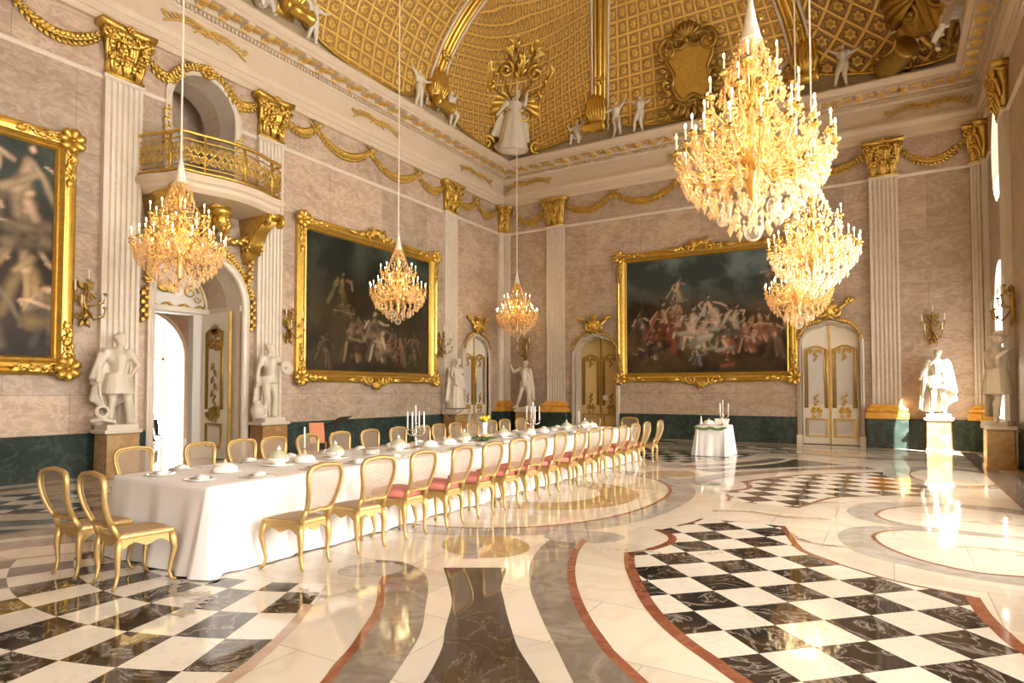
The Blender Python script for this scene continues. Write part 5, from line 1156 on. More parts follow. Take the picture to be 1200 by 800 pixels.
def st_shield(f):
    figure(f, dict(rs=(.19, -.02, 1.42), re=(.28, -.1, 1.22), rh=(.20, -.26, 1.20), le=(-.27, .02, 1.14), lh=(-.30, 0, .88), hed=(-.02, -.03, 1.64), pel=(.03, 0, .95), lk=(-.10, -.06, .52), la=(-.12, -.02, .1), rk=(.14, -.02, .5)), (.3, -1, 0))
    f.lathe([(.0, -.03), (.17, -.02), (.17, .02), (.1, .05), (0, .06)], n=16, M=Matrix.Translation((.24, -.26, 1.20)) @ Matrix.Rotation(R(80), 4, 'X'))
    folds(f, [(-.26, .02, 1.0), (-.2, .1, 1.0)], [(-.34, .04, .4), (-.22, .12, .35)], 6, .04, .045, .02, 6); f.lathe([(.10, .04), (.14, .14), (.15, .26), (.08, .36), (.05, .40), (.08, .44)], (-.27, .02, 0), 10)
    folds(f, ring3(1.0, .16, .12, a0=150, a1=330), ring3(.84, .18, .14, a0=150, a1=330), 9, .03, .03, .01, 7)
def st_draped(f):
    figure(f, dict(rs=(.16, -.02, 1.42), re=(.24, -.08, 1.18), rh=(.08, -.2, 1.22), le=(-.23, .02, 1.16), lh=(-.20, -.14, 1.0), hed=(.04, -.05, 1.64), che=(.02, 0, 1.3), lk=(-.06, -.12, .55)), (.8, -1, 0), hair=12, bulk=.92)
    folds(f, ring3(1.1, .14, .11), ring3(.08, .27, .24), 30, .045, .05, .02, 8); folds(f, [(-.18, -.05, 1.42), (.14, -.1, 1.4)], [(-.2, -.14, .85), (.2, -.18, .7)], 10, .035, .045, .02, 9); folds(f, [(-.2, .1, 1.45), (.16, .1, 1.45)], [(-.32, .16, .3), (.1, .2, .2)], 10, .05, .06, .03, 10)
    f.lathe([(.13, .0), (.15, .12), (.10, .3), (.12, .42), (.04, .5)], (.22, -.05, .05), 9)
def st_raised(f):
    figure(f, dict(ls=(-.19, 0, 1.45), le=(-.40, -.08, 1.34), lh=(-.47, -.18, 1.58), rs=(.18, 0, 1.40), re=(.24, .06, 1.14), rh=(.22, .02, .9), hed=(.04, -.04, 1.64), che=(.0, 0, 1.31), pel=(.02, 0, .96), lp=(-.07, 0, .93), lk=(-.14, -.08, .52), la=(-.26, -.10, .12), rk=(.12, .02, .52), ra=(.10, .05, .12)), (-.5, -1, 0))
    folds(f, [(-.12, -.1, 1.4), (.16, .0, 1.46)], [(.02, -.12, .95), (.24, .0, .9)], 7, .03, .035, .02, 11); folds(f, [(.14, .08, 1.4), (.22, .04, 1.2)], [(.16, .12, .25), (.30, .06, .3)], 8, .05, .055, .03, 12); folds(f, ring3(1.0, .16, .12, a0=200, a1=360), ring3(.8, .18, .15, a0=200, a1=360), 8, .03, .03, .01, 13)
    f.lathe([(.09, .05), (.10, .3), (.08, .6), (.04, .75)], (.16, .1, 0), 9)
def st_orator(f):
    figure(f, dict(le=(-.30, -.02, 1.18), lh=(-.36, -.2, 1.02), re=(.26, .0, 1.16), rh=(.16, -.14, .98), hed=(0, -.03, 1.64), lk=(-.10, -.1, .52), la=(-.14, -.08, .1)), (-.2, -1, 0), hair=10)
    folds(f, [(-.2, .06, 1.46), (.2, .06, 1.46)], [(-.34, .1, .15), (0, .2, .1), (.34, .1, .4)], 18, .06, .07, .03, 14); folds(f, [(.1, -.1, 1.42), (.24, .02, 1.4)], [(.14, -.16, .7), (.36, -.02, .6)], 8, .045, .05, .02, 15); folds(f, ring3(1.05, .16, .12), ring3(.72, .21, .17), 16, .03, .035, .01, 16)
    folds(f, [(-.24, .0, 1.42), (-.2, .08, 1.44)], [(-.30, .06, .1), (-.16, .14, .1)], 6, .05, .06, .02, 17)
def st_hat(f):
    figure(f, dict(ls=(-.20, -.02, 1.40), le=(-.38, -.12, 1.28), lh=(-.34, -.22, 1.36), rs=(.19, .02, 1.42), re=(.30, .02, 1.18), rh=(.16, .1, 1.08), hed=(-.10, -.06, 1.60), che=(-.02, 0, 1.29), lp=(-.10, 0, .92), lk=(-.16, -.04, .52), la=(-.20, -.02, .1), rk=(.14, .04, .52), ra=(.18, .06, .1)), (-1, -.2, -.1))
    f.lathe([(0, 1.78), (.08, 1.77), (.09, 1.70), (.20, 1.66), (.2, 1.65), (.0, 1.66)], (-.10, -.06, 0), 12)
    folds(f, [(-.2, -.06, 1.42), (.2, .06, 1.46)], [(-.40, -.1, 1.2), (0, -.02, .98), (.32, .06, 1.08)], 16, .05, .05, .02, 18); folds(f, ring3(1.04, .16, .13), ring3(.55, .26, .2), 22, .04, .045, .01, 19)
    folds(f, [(.2, .06, 1.1), (.12, .14, 1.1)], [(.28, .1, .12), (.10, .18, .12)], 7, .05, .06, .02, 20)
for (bd, lb, pl, loc, rz, S) in ((st_warrior, 'white marble statue of a warrior with hand on hip, left of the open doorway', 'brown marble pedestal under the warrior statue left of the doorway', (XL + .44, 6.42), RL, 1.0),
        (st_shield, 'white marble statue holding a round shield, right of the open doorway', 'brown marble pedestal under the shield-bearing statue right of the doorway', (XL + .44, 9.86), RL, 1.03),
        (st_draped, 'white marble statue of a draped woman beside the narrow corner door', 'brown marble pedestal under the draped woman by the corner door', (XL + .44, 17.40), RL, 1.02),
        (st_raised, 'white marble nude statue raising one arm, left corner of the far wall', 'brown marble pedestal under the nude statue with a raised arm', (-11.86, YB - .46), 0, 1.03),
        (st_orator, 'sunlit white marble statue of a cloaked man on the far wall', 'sunlit marble pedestal under the cloaked statue on the far wall', (1.10, YB - .46), 0, 1.03),
        (st_hat, 'shaded marble statue with a brimmed hat standing before the bright window', 'brown pedestal with pale cap under the hatted statue at the right', (XR - .38, 16.68), RRt, 1.10)):
    pedestal(pl, (loc[0], loc[1], 0), rz, mat='pedestal', w={st_warrior: .62, st_shield: .74, st_draped: .78}.get(bd, .62)); statue(lb, (loc[0], loc[1], .90), rz + (R(180) + R(-20) if bd is st_hat else 0), bd, S)

# ------------------------------------------------------------------ white stucco putti and trophies above the cornice
def putto(label, loc, rz, j, s=.55, extra=None):
    p = thing('putto_figure', label, 'statue', loc, rz)
    f = MB(); figure(f, j, (0, -1, 0), 1.0, None, 8, 1.45); 
    if extra: extra(f)
    f.v = [(x * s, y * s, z * s) for x, y, z in f.v]; z0 = min(v[2] for v in f.v); f.v = [(x, y, z - z0) for x, y, z in f.v]
    remeshed(f, 'body', M['putto'], p, .02, 2); return p
PJ = [dict(ls=(-.18, 0, 1.42), le=(-.36, -.05, 1.5), lh=(-.5, -.05, 1.62), re=(.34, -.1, 1.3), rh=(.5, -.15, 1.35), lk=(-.2, -.12, .56), la=(-.28, -.02, .14), rk=(.05, -.05, .5)),
      dict(le=(-.36, -.1, 1.3), lh=(-.5, -.2, 1.2), re=(.36, -.02, 1.55), rh=(.46, -.02, 1.78), rk=(.22, -.2, .6), ra=(.2, .05, .2), lk=(-.04, 0, .5)),
      dict(pel=(0, .1, .5), bel=(0, .08, .64), che=(0, .04, .86), nec=(0, 0, 1.05), hed=(0, -.04, 1.18), ls=(-.18, .02, .98), rs=(.18, .02, .98), le=(-.34, -.08, .85), lh=(-.4, -.2, .98), re=(.34, -.05, .9), rh=(.42, -.1, 1.15), lp=(-.09, .08, .48), rp=(.09, .08, .48), lk=(-.18, -.28, .5), rk=(.16, -.28, .46), la=(-.2, -.3, .14), ra=(.22, -.3, .12))]
zc = 10.50; oc = .42
for (sd, c, k, lb) in (('B', -9.62, 2, 'seated stucco putto left of the left vault rib foot on the far cornice'), ('B', -8.12, 1, 'dancing stucco putto right of the left vault rib foot on the far cornice'), ('B', -7.25, 0, 'small standing stucco putto with raised arms left of the vault cartouche'),
        ('B', -2.85, 1, 'stucco putto behind the large chandelier on the far cornice'), ('B', -1.05, 0, 'stucco putto right of the right vault rib foot on the far cornice'),
        ('L', 15.25, 0, 'stucco putto left of the far rib foot on the left cornice'), ('L', 16.95, 1, 'stucco putto right of the far rib foot on the left cornice'), ('L', 9.45, 2, 'seated stucco putto left of the rib foot at the top edge on the left cornice'), ('L', 11.0, 0, 'stucco putto right of the rib foot at the top edge on the left cornice')):
    loc = (c, YB - oc - .12, zc) if sd == 'B' else (XL + oc + .12, c, zc)
    putto(lb, loc, 0 if sd == 'B' else RL, PJ[k], .74)
# corner trophies: left corner with shell, banners and a seated figure
def trophy(label, cx, cy, rz, dim, banner):
    t = thing('stucco_trophy', label, 'ornament', (cx, cy, zc), rz)
    g = MB(); shell(g, .1, 1.95, 1.15, 15, R(-30), R(210), -.05)
    for (x, z, a, l, w_) in ((-.95, 1.1, 96, 2.1, .8), (-1.6, .6, 100, 1.5, .6), (1.1, 1.2, 78, 1.9, .7), (1.7, .5, 70, 1.3, .6), (-.5, 2.9, 110, 1.0, .5), (.6, 2.9, 65, 1.1, .5),): leafp(g, x, z, R(a), l, w_ * .6, .15)
    for q in (-1, 1):
        scroll(g, q * .45, 1.55, .3, pi / 2, 1.2, q, .08, -.1); scroll(g, q * .95, .45, .28, 0, 1.3, -q, .08, -.15)
        g.tube([(q * .25, .0, .5), (q * .7, .1, 1.3), (q * 1.0, .15, 2.1), (q * .85, .1, 2.9)], [.1, .13, .12, .05], 8)
    g.build('gilt_shell', M['gold'] if not dim else M['gold_dim'], t, smooth=True)  # dim trophy: shade put into the colour as darker gilding
    b_ = MB()
    for q, zz, ln in ((-1, 1.1, 2.9), (1, 1.0, 2.7), (-.45, 1.2, 3.2), (.5, 1.3, 3.3)):
        b_.tube([(q * .2, .05, .3), (q * .2 + q * ln * .42, .35, .3 + ln * .8)], .028, 6)
    b_.build('spear_shafts', M['gold_dim'], t, smooth=True)
    f = MB()
    for q in (-1, 1):
        folds(f, [(q * .75, .2, 2.9), (q * 1.25, .3, 2.4)], [(q * .95, .1, .9), (q * 1.5, .1, .5)], 9, .04, .06, .08, 30 + q)
    if banner: folds(f, [(-1.6, .1, 3.1), (1.2, .1, 2.6)], [(-.9, -.1, 1.0), (.9, -.1, .7)], 26, .06, .09, .05, 40)
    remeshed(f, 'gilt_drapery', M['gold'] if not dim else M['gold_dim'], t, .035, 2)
    return t
trophy('gilded shell and banner trophy filling the left corner of the vault', XL + .86, YB - .86, R(45), False, False).rotation_euler.x = R(14)
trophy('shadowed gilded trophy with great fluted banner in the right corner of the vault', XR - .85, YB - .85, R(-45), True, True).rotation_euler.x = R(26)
def fig_seat(f): folds(f, [(-.2, -.1, .62), (.2, -.1, .62)], [(-.4, -.45, .02), (.35, -.45, .02)], 14, .06, .07, .03, 51); folds(f, [(-.2, .1, 1.05), (.2, .1, 1.05)], [(-.45, .2, .1), (.4, .2, .1)], 12, .06, .07, .03, 52)
sj = dict(PJ[2])
rl = thing('vault_relief', 'gilded relief of palms, plumes and spears above the figure in the left vault corner', 'ornament', (XL + 1.50, YB - 1.50, 12.5), R(45)); rl.rotation_euler.x = R(49); g = MB()
for (x, z, a, l, w_) in ((-1.0, -.2, 97, 1.7, .55), (-1.45, -.5, 104, 1.3, .5), (1.0, -.1, 80, 1.6, .5), (1.5, -.5, 74, 1.3, .5), (-.3, 1.5, 105, .8, .4), (.3, 1.5, 72, .9, .4), (0, .6, 90, 1.0, .5)):
    leafp(g, x, z, R(a), l, w_ * .7, -.05)
    for k in range(5): leafp(g, x + cos(R(a)) * l * k / 6, z + sin(R(a)) * l * k / 6, R(a + 35 * (-1) ** k), .35, .16, -.12)
for q in (-1, 1):
    scroll(g, q * .55, .9, .3, pi / 2, 1.3, q, .07, -.1); scroll(g, q * .5, 1.75, .22, 0, 1.2, -q, .05, -.08); scroll(g, q * 1.0, .3, .24, pi, 1.1, q, .06, -.1)
    for k in range(6): leafp(g, q * .35, 1.2 + .12 * k, R(90 - q * (20 + 22 * k)), .5, .16, -.12)
g.build('gilt_foliage', M['gold'], rl, smooth=True); g = MB()
for q, a in ((-1, 32), (1, 38), (-.6, 60), (.7, 64)): g.tube([(q * .1, -.05, -.3), (q * .1 + (1 if q > 0 else -1) * cos(R(a)) * 2.3, -.12, -.3 + sin(R(a)) * 2.3)], [.03, .02], 6)
g.build('spear_shafts', M['gold_dim'], rl, smooth=True)
def fig_stand(f): folds(f, ring3(1.1, .16, .13), ring3(.02, .42, .34), 26, .06, .08, .03, 61); folds(f, [(-.25, .1, 1.5), (.25, .1, 1.5)], [(-.6, .15, .4), (.5, .2, .3)], 12, .06, .08, .04, 62); f.ell((0, .1, .1), (.55, .35, .22), 10, 6)
cf_ = putto('large draped stucco figure standing in the left corner of the vault', (XL + 1.10, YB - 1.10, zc - .02), R(45), dict(hed=(.08, -.12, 1.62), le=(-.34, -.1, 1.2), lh=(-.5, -.2, 1.0), re=(.3, -.15, 1.3), rh=(.3, -.3, 1.5)), 1.25, fig_stand); cf_.rotation_euler.x = R(10)
putto('reclining stucco figure on the cornice at the right corner of the vault', (XR - 1.25, YB - .62, zc), R(-20), dict(sj, lh=(-.7, -.3, .7), le=(-.42, -.2, .8), ra=(.4, -.7, -.3), rk=(.25, -.4, .2)), 1.1, None)
putto('winged stucco figure leaning over the cornice above the windows', (XR - .70, YB - 2.3, zc), R(-80), dict(sj, rh=(.6, -.3, 1.1), re=(.42, -.15, 1.0)), 1.05, fig_seat)
dr = thing('stucco_drum', 'dark gilded drum lying on the cornice in the right corner of the vault', 'ornament', (XR - 2.05, YB - .82, zc + .36), R(-60)); mb = MB()
mb.lathe([(0, -.55), (.30, -.55), (.34, -.5), (.31, -.42), (.36, 0), (.31, .42), (.34, .5), (.30, .55), (0, .55)], n=18, M=Matrix.Rotation(R(80), 4, 'Y')); mb.build('drum_body', M['gold_dim'], dr, smooth=True)
rp = MB(); rp.tube([(-.5 + .09 * i, -.38 - .05 * sin(i), .1 + .12 * sin(i * .55)) for i in range(14)], .04, 6); rp.build('rope', M['gold_dim'], dr, smooth=True)

# ------------------------------------------------------------------ person waiting beyond the doorway
M['black_cloth'] = plain('black_cloth', (.012, .011, .012), .8); M['skin'] = plain('skin', (.55, .33, .22), .5); M['hair'] = plain('dark_hair', (.03, .02, .012), .6)
pr_ = thing('person', 'person in black clothes sitting cross-legged beyond the open doorway', 'person', (-20.6, 11.24, 0), R(90))
f = MB(); pj = dict(pel=(0, .0, .56), bel=(0, 0, .68), che=(0, .02, .92), nec=(0, .02, 1.12), hed=(0, -.02, 1.27), ls=(-.19, .02, 1.04), rs=(.19, .02, 1.04), le=(-.24, -.06, .78), re=(.24, -.06, .78), lh=(-.1, -.28, .68), rh=(.1, -.28, .68), lp=(-.09, -.02, .54), rp=(.09, -.02, .54), lk=(-.09, -.50, .54), rk=(.06, -.52, .64), la=(-.09, -.66, .10), ra=(-.10, -.90, .30))
figure(f, pj, (0, -1, 0), 1, None, 0); remeshed(f, 'body', M['skin'], pr_, .014)
f = MB(); P_ = {k: V(v) for k, v in {**J0, **pj}.items()}
f.tube([P_['pel'], P_['bel'], P_['che'], P_['nec'] - V((0, 0, .05))], [.18, .165, .19, .09], 12, flat=.75)
for q in 'lr': cap_(f, P_[q + 's'], P_[q + 'e'], .075, .06); cap_(f, P_[q + 'e'], P_[q + 'h'], .058, .045); cap_(f, P_[q + 'p'], P_[q + 'k'], .115, .085); cap_(f, P_[q + 'k'], P_[q + 'a'], .08, .058); a = P_[q + 'a']; f.tube([a + V((0, .04, -.05)), a + V((0, -.06, -.05)), a + V((0, -.19, -.06))], [.05, .048, .03], 8)
remeshed(f, 'clothing', M['black_cloth'], pr_, .016)
f = MB(); f.ell((0, .005, 1.31), (.095, .105, .10), 12, 8); remeshed(f, 'hair', M['hair'], pr_, .014)
# ------------------------------------------------------------------ chairs
m, nt, b = nodes('woven_cane'); tc = N(nt, 'ShaderNodeTexCoord').outputs['Object']; b.inputs['Base Color'].default_value = (.30, .215, .14, 1); b.inputs['Roughness'].default_value = .6
w1 = N(nt, 'ShaderNodeTexWave', wave_type='BANDS', bands_direction='X', i_Scale=28.0); w2 = N(nt, 'ShaderNodeTexWave', wave_type='BANDS', bands_direction='Z', i_Scale=28.0)
for q in (w1, w2): nt.links.new(tc, q.inputs['Vector'])
mxx = math_(nt, 'MAXIMUM', w1.outputs['Fac'], w2.outputs['Fac']); nt.links.new(ramp(nt, mxx, [(.55, (.15, .15, .15)), (.75, (.9, .9, .9))]), b.inputs['Alpha']); M['cane'] = m
M['seat_cane'] = plain('seat_cane', (.36, .23, .12), .5, nz=.2, nscale=40)
M['pink'] = plain('rose_silk', (.62, .20, .17), .55, nz=.12, nscale=5)
def back_outline(k=1.0):
    # cartouche outline of the chair back in (x, height) ; k shrinks it towards the middle
    P = [(-.150, .55), (-.170, .62), (-.194, .73), (-.212, .83), (-.207, .90), (-.170, .948), (-.095, .962), (0, .972), (.095, .962), (.170, .948), (.207, .90), (.212, .83), (.194, .73), (.170, .62), (.150, .55), (.08, .535), (0, .545), (-.08, .535)]
    c = (0, .75); return [(c[0] + (x - c[0]) * k, c[1] + (z - c[1]) * (k if k == 1 else k + .02)) for x, z in P]
def yb(z): return -.205 - .26 * (z - .45) - .05 * sin(max(0, (z - .45)) / .52 * pi)
def make_chair(label, pad=False, group=None, pale=False):
    c = thing('dining_chair', label, 'chair', (0, 0, 0), 0, group)
    gm = M['chair_gold']
    sx, sy = .235, .215
    out = [(-sx, sy), (-sx * .6, sy + .03), (0, sy + .04), (sx * .6, sy + .03), (sx, sy), (.215, 0), (.185, -.21), (-.185, -.21), (-.215, 0)]
    a = MB(); a.loft([[(x * k, y * k, z) for x, y in out] for k, z in ((.97, .415), (1.0, .425), (1.0, .445), (.97, .455))], True, True)
    # scalloped aprons
    def apron(p, q, d):
        p, q = V(p), V(q); n = 12; L = []
        for i in range(n + 1):
            f = i / n; o = p.lerp(q, f); h = .05 + .022 * cos(f * 4 * pi) + .02 * (abs(2 * f - 1)) ** 2; nn = V((q.y - p.y, -(q.x - p.x), 0)).normalized() * .011
            L.append([o + nn + V((0, 0, .42)), o - nn + V((0, 0, .42)), o - nn + V((0, 0, .42 - h)), o + nn + V((0, 0, .42 - h))])
        a.loft(L, True, True)
    apron((-sx + .01, sy - .01, 0), (sx - .01, sy - .01, 0), 1); apron((-.18, -.2, 0), (.18, -.2, 0), 1); apron((-sx + .01, sy - .01, 0), (-.18, -.2, 0), 1); apron((sx - .01, sy - .01, 0), (.18, -.2, 0), 1)
    for k in (-1, 0, 1): a.ell((k * .03, sy + .02, .375 + .01 * (k == 0)), (.025, .012, .018), 6, 4)
    a.build('seat_frame', gm, c, smooth='auto')
    s = MB(); s.loft([[(x * k, y * k, z) for x, y in out] for k, z in ((.86, .452), (.86, .460), (.8, .463))], True, True); s.build('seat', M['seat_cane'], c)
    if pad:
        p = MB(); p.loft([[(x * k, y * k + .01, z) for x, y in out] for k, z in ((.93, .462), (.98, .475), (.985, .515), (.95, .535), (.8, .548), (.4, .552))], True, True); p.build('seat_pad', M['pink'], c, smooth=True)
    for q in (-1, 1):
        l = MB(); x, y = q * (sx - .02), sy - .02
        l.tube([(x, y, .43), (x + q * .015, y + .015, .36), (x + q * .022, y + .024, .29), (x + q * .004, y + .008, .18), (x - q * .008, y - .004, .09), (x + q * .002, y + .008, .035), (x + q * .018, y + .026, .012)], [.034, .036, .028, .019, .0145, .0155, .018], 8); l.ell((x + q * .02, y + .03, .014), (.02, .022, .014), 8, 5)
        l.build('leg', gm, c, smooth=True)
        l = MB(); x, y = q * .165, -.195
        l.tube([(x, y, .43), (x + q * .008, y - .015, .34), (x + q * .010, y - .02, .26), (x + q * .002, y - .012, .15), (x, y - .025, .07), (x + q * .008, y - .05, .015)], [.030, .032, .026, .018, .015, .016], 8); l.build('leg', gm, c, smooth=True)
        st = MB(); st.tube([(q * .165, -.205, .44), (q * .160, yb(.5) , .5), (q * .155, yb(.55), .56)], [.026, .024, .022], 8); st.build('back_post', gm, c, smooth=True)
    o = smooth(back_outline() + back_outline()[:1], 3)[:-1]
    f = MB(); f.tube([(x, yb(z), z) for x, z in o], .0235, 8, closed=True, flat=.72); f.tube([(x, yb(z) + .012, z) for x, z in [(0 + (p[0]) * .9, .75 + (p[1] - .75) * .91) for p in o]], .008, 5, closed=True)
    for k in (-1, 0, 1): f.ell((k * .025, yb(.972) , .968 + .006 * (k == 0)), (.02, .016, .013), 6, 4)
    f.build('back_frame', gm, c, smooth=True)
    w = MB(); ins = [(p[0] * .9, .75 + (p[1] - .75) * .91) for p in o]; w.add([(x, yb(z), z) for x, z in ins] + [(0, yb(.75), .75)], [(i, (i + 1) % len(ins), len(ins)) for i in range(len(ins))]); w.build('cane_panel', M['cane'], c)
    return c
G1, G2 = 'pink-cushioned gilt chairs along the near side of the table', 'gilt chairs along the wall side of the table'
ch_c = make_chair('gilt chair with cane back and bare seat, nearest on the window side of the table')
ch_p = make_chair('gilt chair with rose seat pad, third from the near end, window side', True)
YR = [4.12, 4.86, 5.50, 6.15, 6.86, 7.53, 8.18, 8.84, 9.50, 10.12, 10.78, 11.45, 12.12, 12.85, 13.62]
ordn = ['first', 'second', 'third', 'fourth', 'fifth', 'sixth', 'seventh', 'eighth', 'ninth', 'tenth', 'eleventh', 'twelfth', 'thirteenth', 'fourteenth', 'fifteenth']
rs = random.Random(4)
for i, y in enumerate(YR):
    x = -4.77 + rs.uniform(-.03, .03); rz = R(90) + rs.uniform(-.07, .07)
    if i == 0: ch_c.location = (-4.82, 4.08, 0); ch_c.rotation_euler = (0, 0, R(90) + .06)
    elif i == 1: dup(ch_c, (-4.80, 4.83, 0), R(90) - .12, 'gilt chair with bare cane seat, second from the near end, window side')
    elif i == 2: ch_p.location = (x, y, 0); ch_p.rotation_euler = (0, 0, rz)
    elif i == 14: dup(ch_c, (-4.74, 13.66, 0), R(90) + .04, 'bare-seated gilt chair standing last in the row on the window side')
    else: dup(ch_p, (x, y, 0), rz, 'gilt chair with rose seat pad, %s from the near end, window side' % ordn[i])
for i, y in enumerate([4.06, 4.91, 5.51, 6.02, 6.66, 7.32, 8.0, 8.75, 9.36, 9.98, 10.5, 11.1, 11.75, 12.4, 13.1]):
    dup(ch_c, (-7.34 + rs.uniform(-.04, .04), y, 0), R(-90) + rs.uniform(-.08, .08), 'gilt cane-back chair, %s from the near end, wall side of the table' % ordn[i])
dup(ch_c, (-5.60, 2.99, 0), R(-2), 'gilt cane-back chair at the near end of the table, closest to the camera'); dup(ch_c, (-6.24, 2.97, 0), R(3), 'gilt cane-back chair at the near end of the table, on the left')
dup(ch_c, (-5.55, 14.55, 0), R(182), 'shaded gilt chair at the far end of the table, right one'); dup(ch_c, (-6.55, 14.5, 0), R(178), 'shaded gilt chair at the far end of the table, left one')

# ------------------------------------------------------------------ long table and its cloth
TX0, TX1, TY0, TY1, TZ = -6.86, -5.26, 3.46, 14.05, .775
t = thing('banquet_table', 'long banquet table under the floor-length white cloth', 'table', ((TX0 + TX1) / 2, (TY0 + TY1) / 2, 0)); mb = MB(); hx, hy = (TX1 - TX0) / 2 - .02, (TY1 - TY0) / 2 - .02
mb.bbox(-hx, hx, -hy, hy, TZ - .045, TZ - .008, .01); mb.build('tabletop', M['pedestal'], t)
for x in (-hx + .12, hx - .12):
    for k in range(5):
        l = MB(); y = -hy + .15 + (2 * hy - .3) * k / 4; l.tube([(x, y, TZ - .05), (x, y, .002)], [.035, .028], 8); l.build('leg', M['pedestal'], t, smooth=True)
m, nt, b = nodes('white_linen'); b.inputs['Base Color'].default_value = (.80, .765, .755, 1); b.inputs['Roughness'].default_value = .85; b.inputs['Specular IOR Level'].default_value = .15; bump(nt, b, noise_(nt, N(nt, 'ShaderNodeTexCoord').outputs['Object'], 6, 5), .12, .03); M['linen'] = m
def cloth(name, label, x0, x1, y0, y1, z, flare, seed, step=.05, foldamp=.05):
    rr = random.Random(seed); r = .05; P = []                        # perimeter with rounded corners, anticlockwise
    def edge(a, b):
        n = max(2, int((V(b) - V(a)).length / step)); return [(V(a).lerp(V(b), i / n), None) for i in range(n)]
    cs = [(x0, y0), (x1, y0), (x1, y1), (x0, y1)]; nr = [(0, -1), (1, 0), (0, 1), (-1, 0)]
    for k in range(4):
        a, b_ = V(cs[k]), V(cs[(k + 1) % 4]); d = (b_ - a).normalized(); n = int((b_ - a).length / step)
        for i in range(n + 1): P.append((a + d * (r + ((b_ - a).length - 2 * r) * i / n), V(nr[k]), 0))
        c = b_ - d * r - V(nr[k]) * r
        for q in range(1, 8):
            ang = q / 8 * pi / 2; nn = V(nr[k]) * cos(ang) + V(nr[(k + 1) % 4]) * sin(ang); P.append((c + nn * r, nn, sin(ang * 2)))
    s = 0; S = [0]
    for i in range(1, len(P)): s += (P[i][0] - P[i - 1][0]).length + .02; S.append(s)
    lv = [0, .02, .06, .14, .25, .38, .52, .66, .80, .92, 1.0]; L = []
    top = [[(p.x + (( x0 + x1) / 2 - p.x) * k, p.y + ((y0 + y1) / 2 - p.y) * (k if abs(y1 - y0) < 2 else k * .1), z + .004) for p, nn, cn in P] for k in (.5, .1)]
    for f in lv:
        row = []
        for (p, nn, cn), s in zip(P, S):
            w = noise.noise(V((s * 1.6, seed, 0))) * 1.2 + .75 * sin(s * 6.3 + 2.5 * noise.noise(V((s * .7, 3, seed)))) + .3 * sin(s * 17.0)
            o = flare * f ** 1.15 * (1 + .9 * cn) + foldamp * w * f ** 1.3 + .012 * (f > 0)
            o = max(o, .012 * (f > 0)); o += .05 * cn * sin(s * 30) * f
            zz = z - f * (z - .012) - (.0 if f < 1 else 0) + (.015 * noise.noise(V((s * 2, 5, 5))) if f == 1 else 0)
            row.append((p.x + nn.x * o, p.y + nn.y * o, max(zz, .006)))
        L.append(row)
    mb = MB(); mb.loft([top[0], top[1]] + L, True, False)
    o = mb.build(name, M['linen'], smooth='auto'); o.data.set_sharp_from_angle(angle=R(60)); return tag(o, label, 'tablecloth')
cloth('tablecloth', 'white linen cloth covering the long banquet table down to the floor', TX0 - .01, TX1 + .01, TY0 - .01, TY1 + .01, TZ, .13, 3, foldamp=.038)
# ------------------------------------------------------------------ table setting
M['china'] = plain('white_china', (.86, .84, .78), .18); M['china_g'] = plain('painted_china', (.50, .50, .36), .2, nz=.75, nscale=60); M['silver'] = plain('silver', (.75, .70, .62), .2, metal=1); M['leafgreen'] = plain('leaf_green', (.10, .20, .05), .5, nz=.3); M['yellow'] = plain('yellow_petals', (.90, .62, .04), .5); M['peach'] = plain('peach_petals', (.85, .55, .35), .5)
def place(o, x, y, z, rz, lb): return dup(o, (x, y, z), rz, lb)
zt = TZ + .007
def setting():
    p = thing('place_setting_plate', 'x', 'plate'); mb = MB(); mb.lathe([(0, 0), (.09, 0), (.135, .014), (.138, .018), (.13, .018), (.09, .006), (0, .006)], n=28); mb.build('dinner_plate', M['china'], p, smooth=True)
    mb = MB(); mb.lathe([(0, .007), (.07, .007), (.1, .018), (.102, .022), (.07, .012), (0, .012)], n=24); mb.build('side_plate', M['china_g'], p, smooth=True)
    mb = MB(); mb.loft([[(-.055 * k, -.04 * k, z), (.055 * k, -.04 * k, z), (.05 * k, .05 * k, z), (-.05 * k, .05 * k, z)] for k, z in ((1, .013), (1.05, .03), (.6, .045), (.1, .055))], True, True); mb.build('napkin', M['linen'], p, smooth=True); return p
pl0 = setting(); fk0 = thing('cutlery', 'x', 'cutlery'); mb = MB()
mb.box(-.17, -.162, -.09, .05, .001, .004); mb.ell((-.166, .075, .004), (.012, .03, .003), 8, 4); mb.build('fork', M['silver'], fk0, smooth=True); mb = MB(); mb.box(.16, .168, -.09, .0, .001, .004); mb.loft([[(.158, 0, .002), (.172, 0, .002), (.172, 0, .004), (.158, 0, .004)], [(.158, .1, .002), (.166, .11, .002), (.166, .11, .003), (.158, .1, .003)]], True, True); mb.build('knife', M['silver'], fk0)
first = True
allset = [(-5.45, y, R(90), 'window', i) for i, y in enumerate(YR[:-1])] + [(-6.67, y, R(-90), 'wall', i) for i, y in enumerate([4.06, 4.91, 5.51, 6.1, 6.75, 7.4, 8.1, 8.8, 9.4, 10.0, 10.6, 11.2, 11.8, 12.45, 13.1])] + [(-5.70, 3.66, 0, 'near end', 0), (-6.38, 3.66, 0, 'near end', 1)]
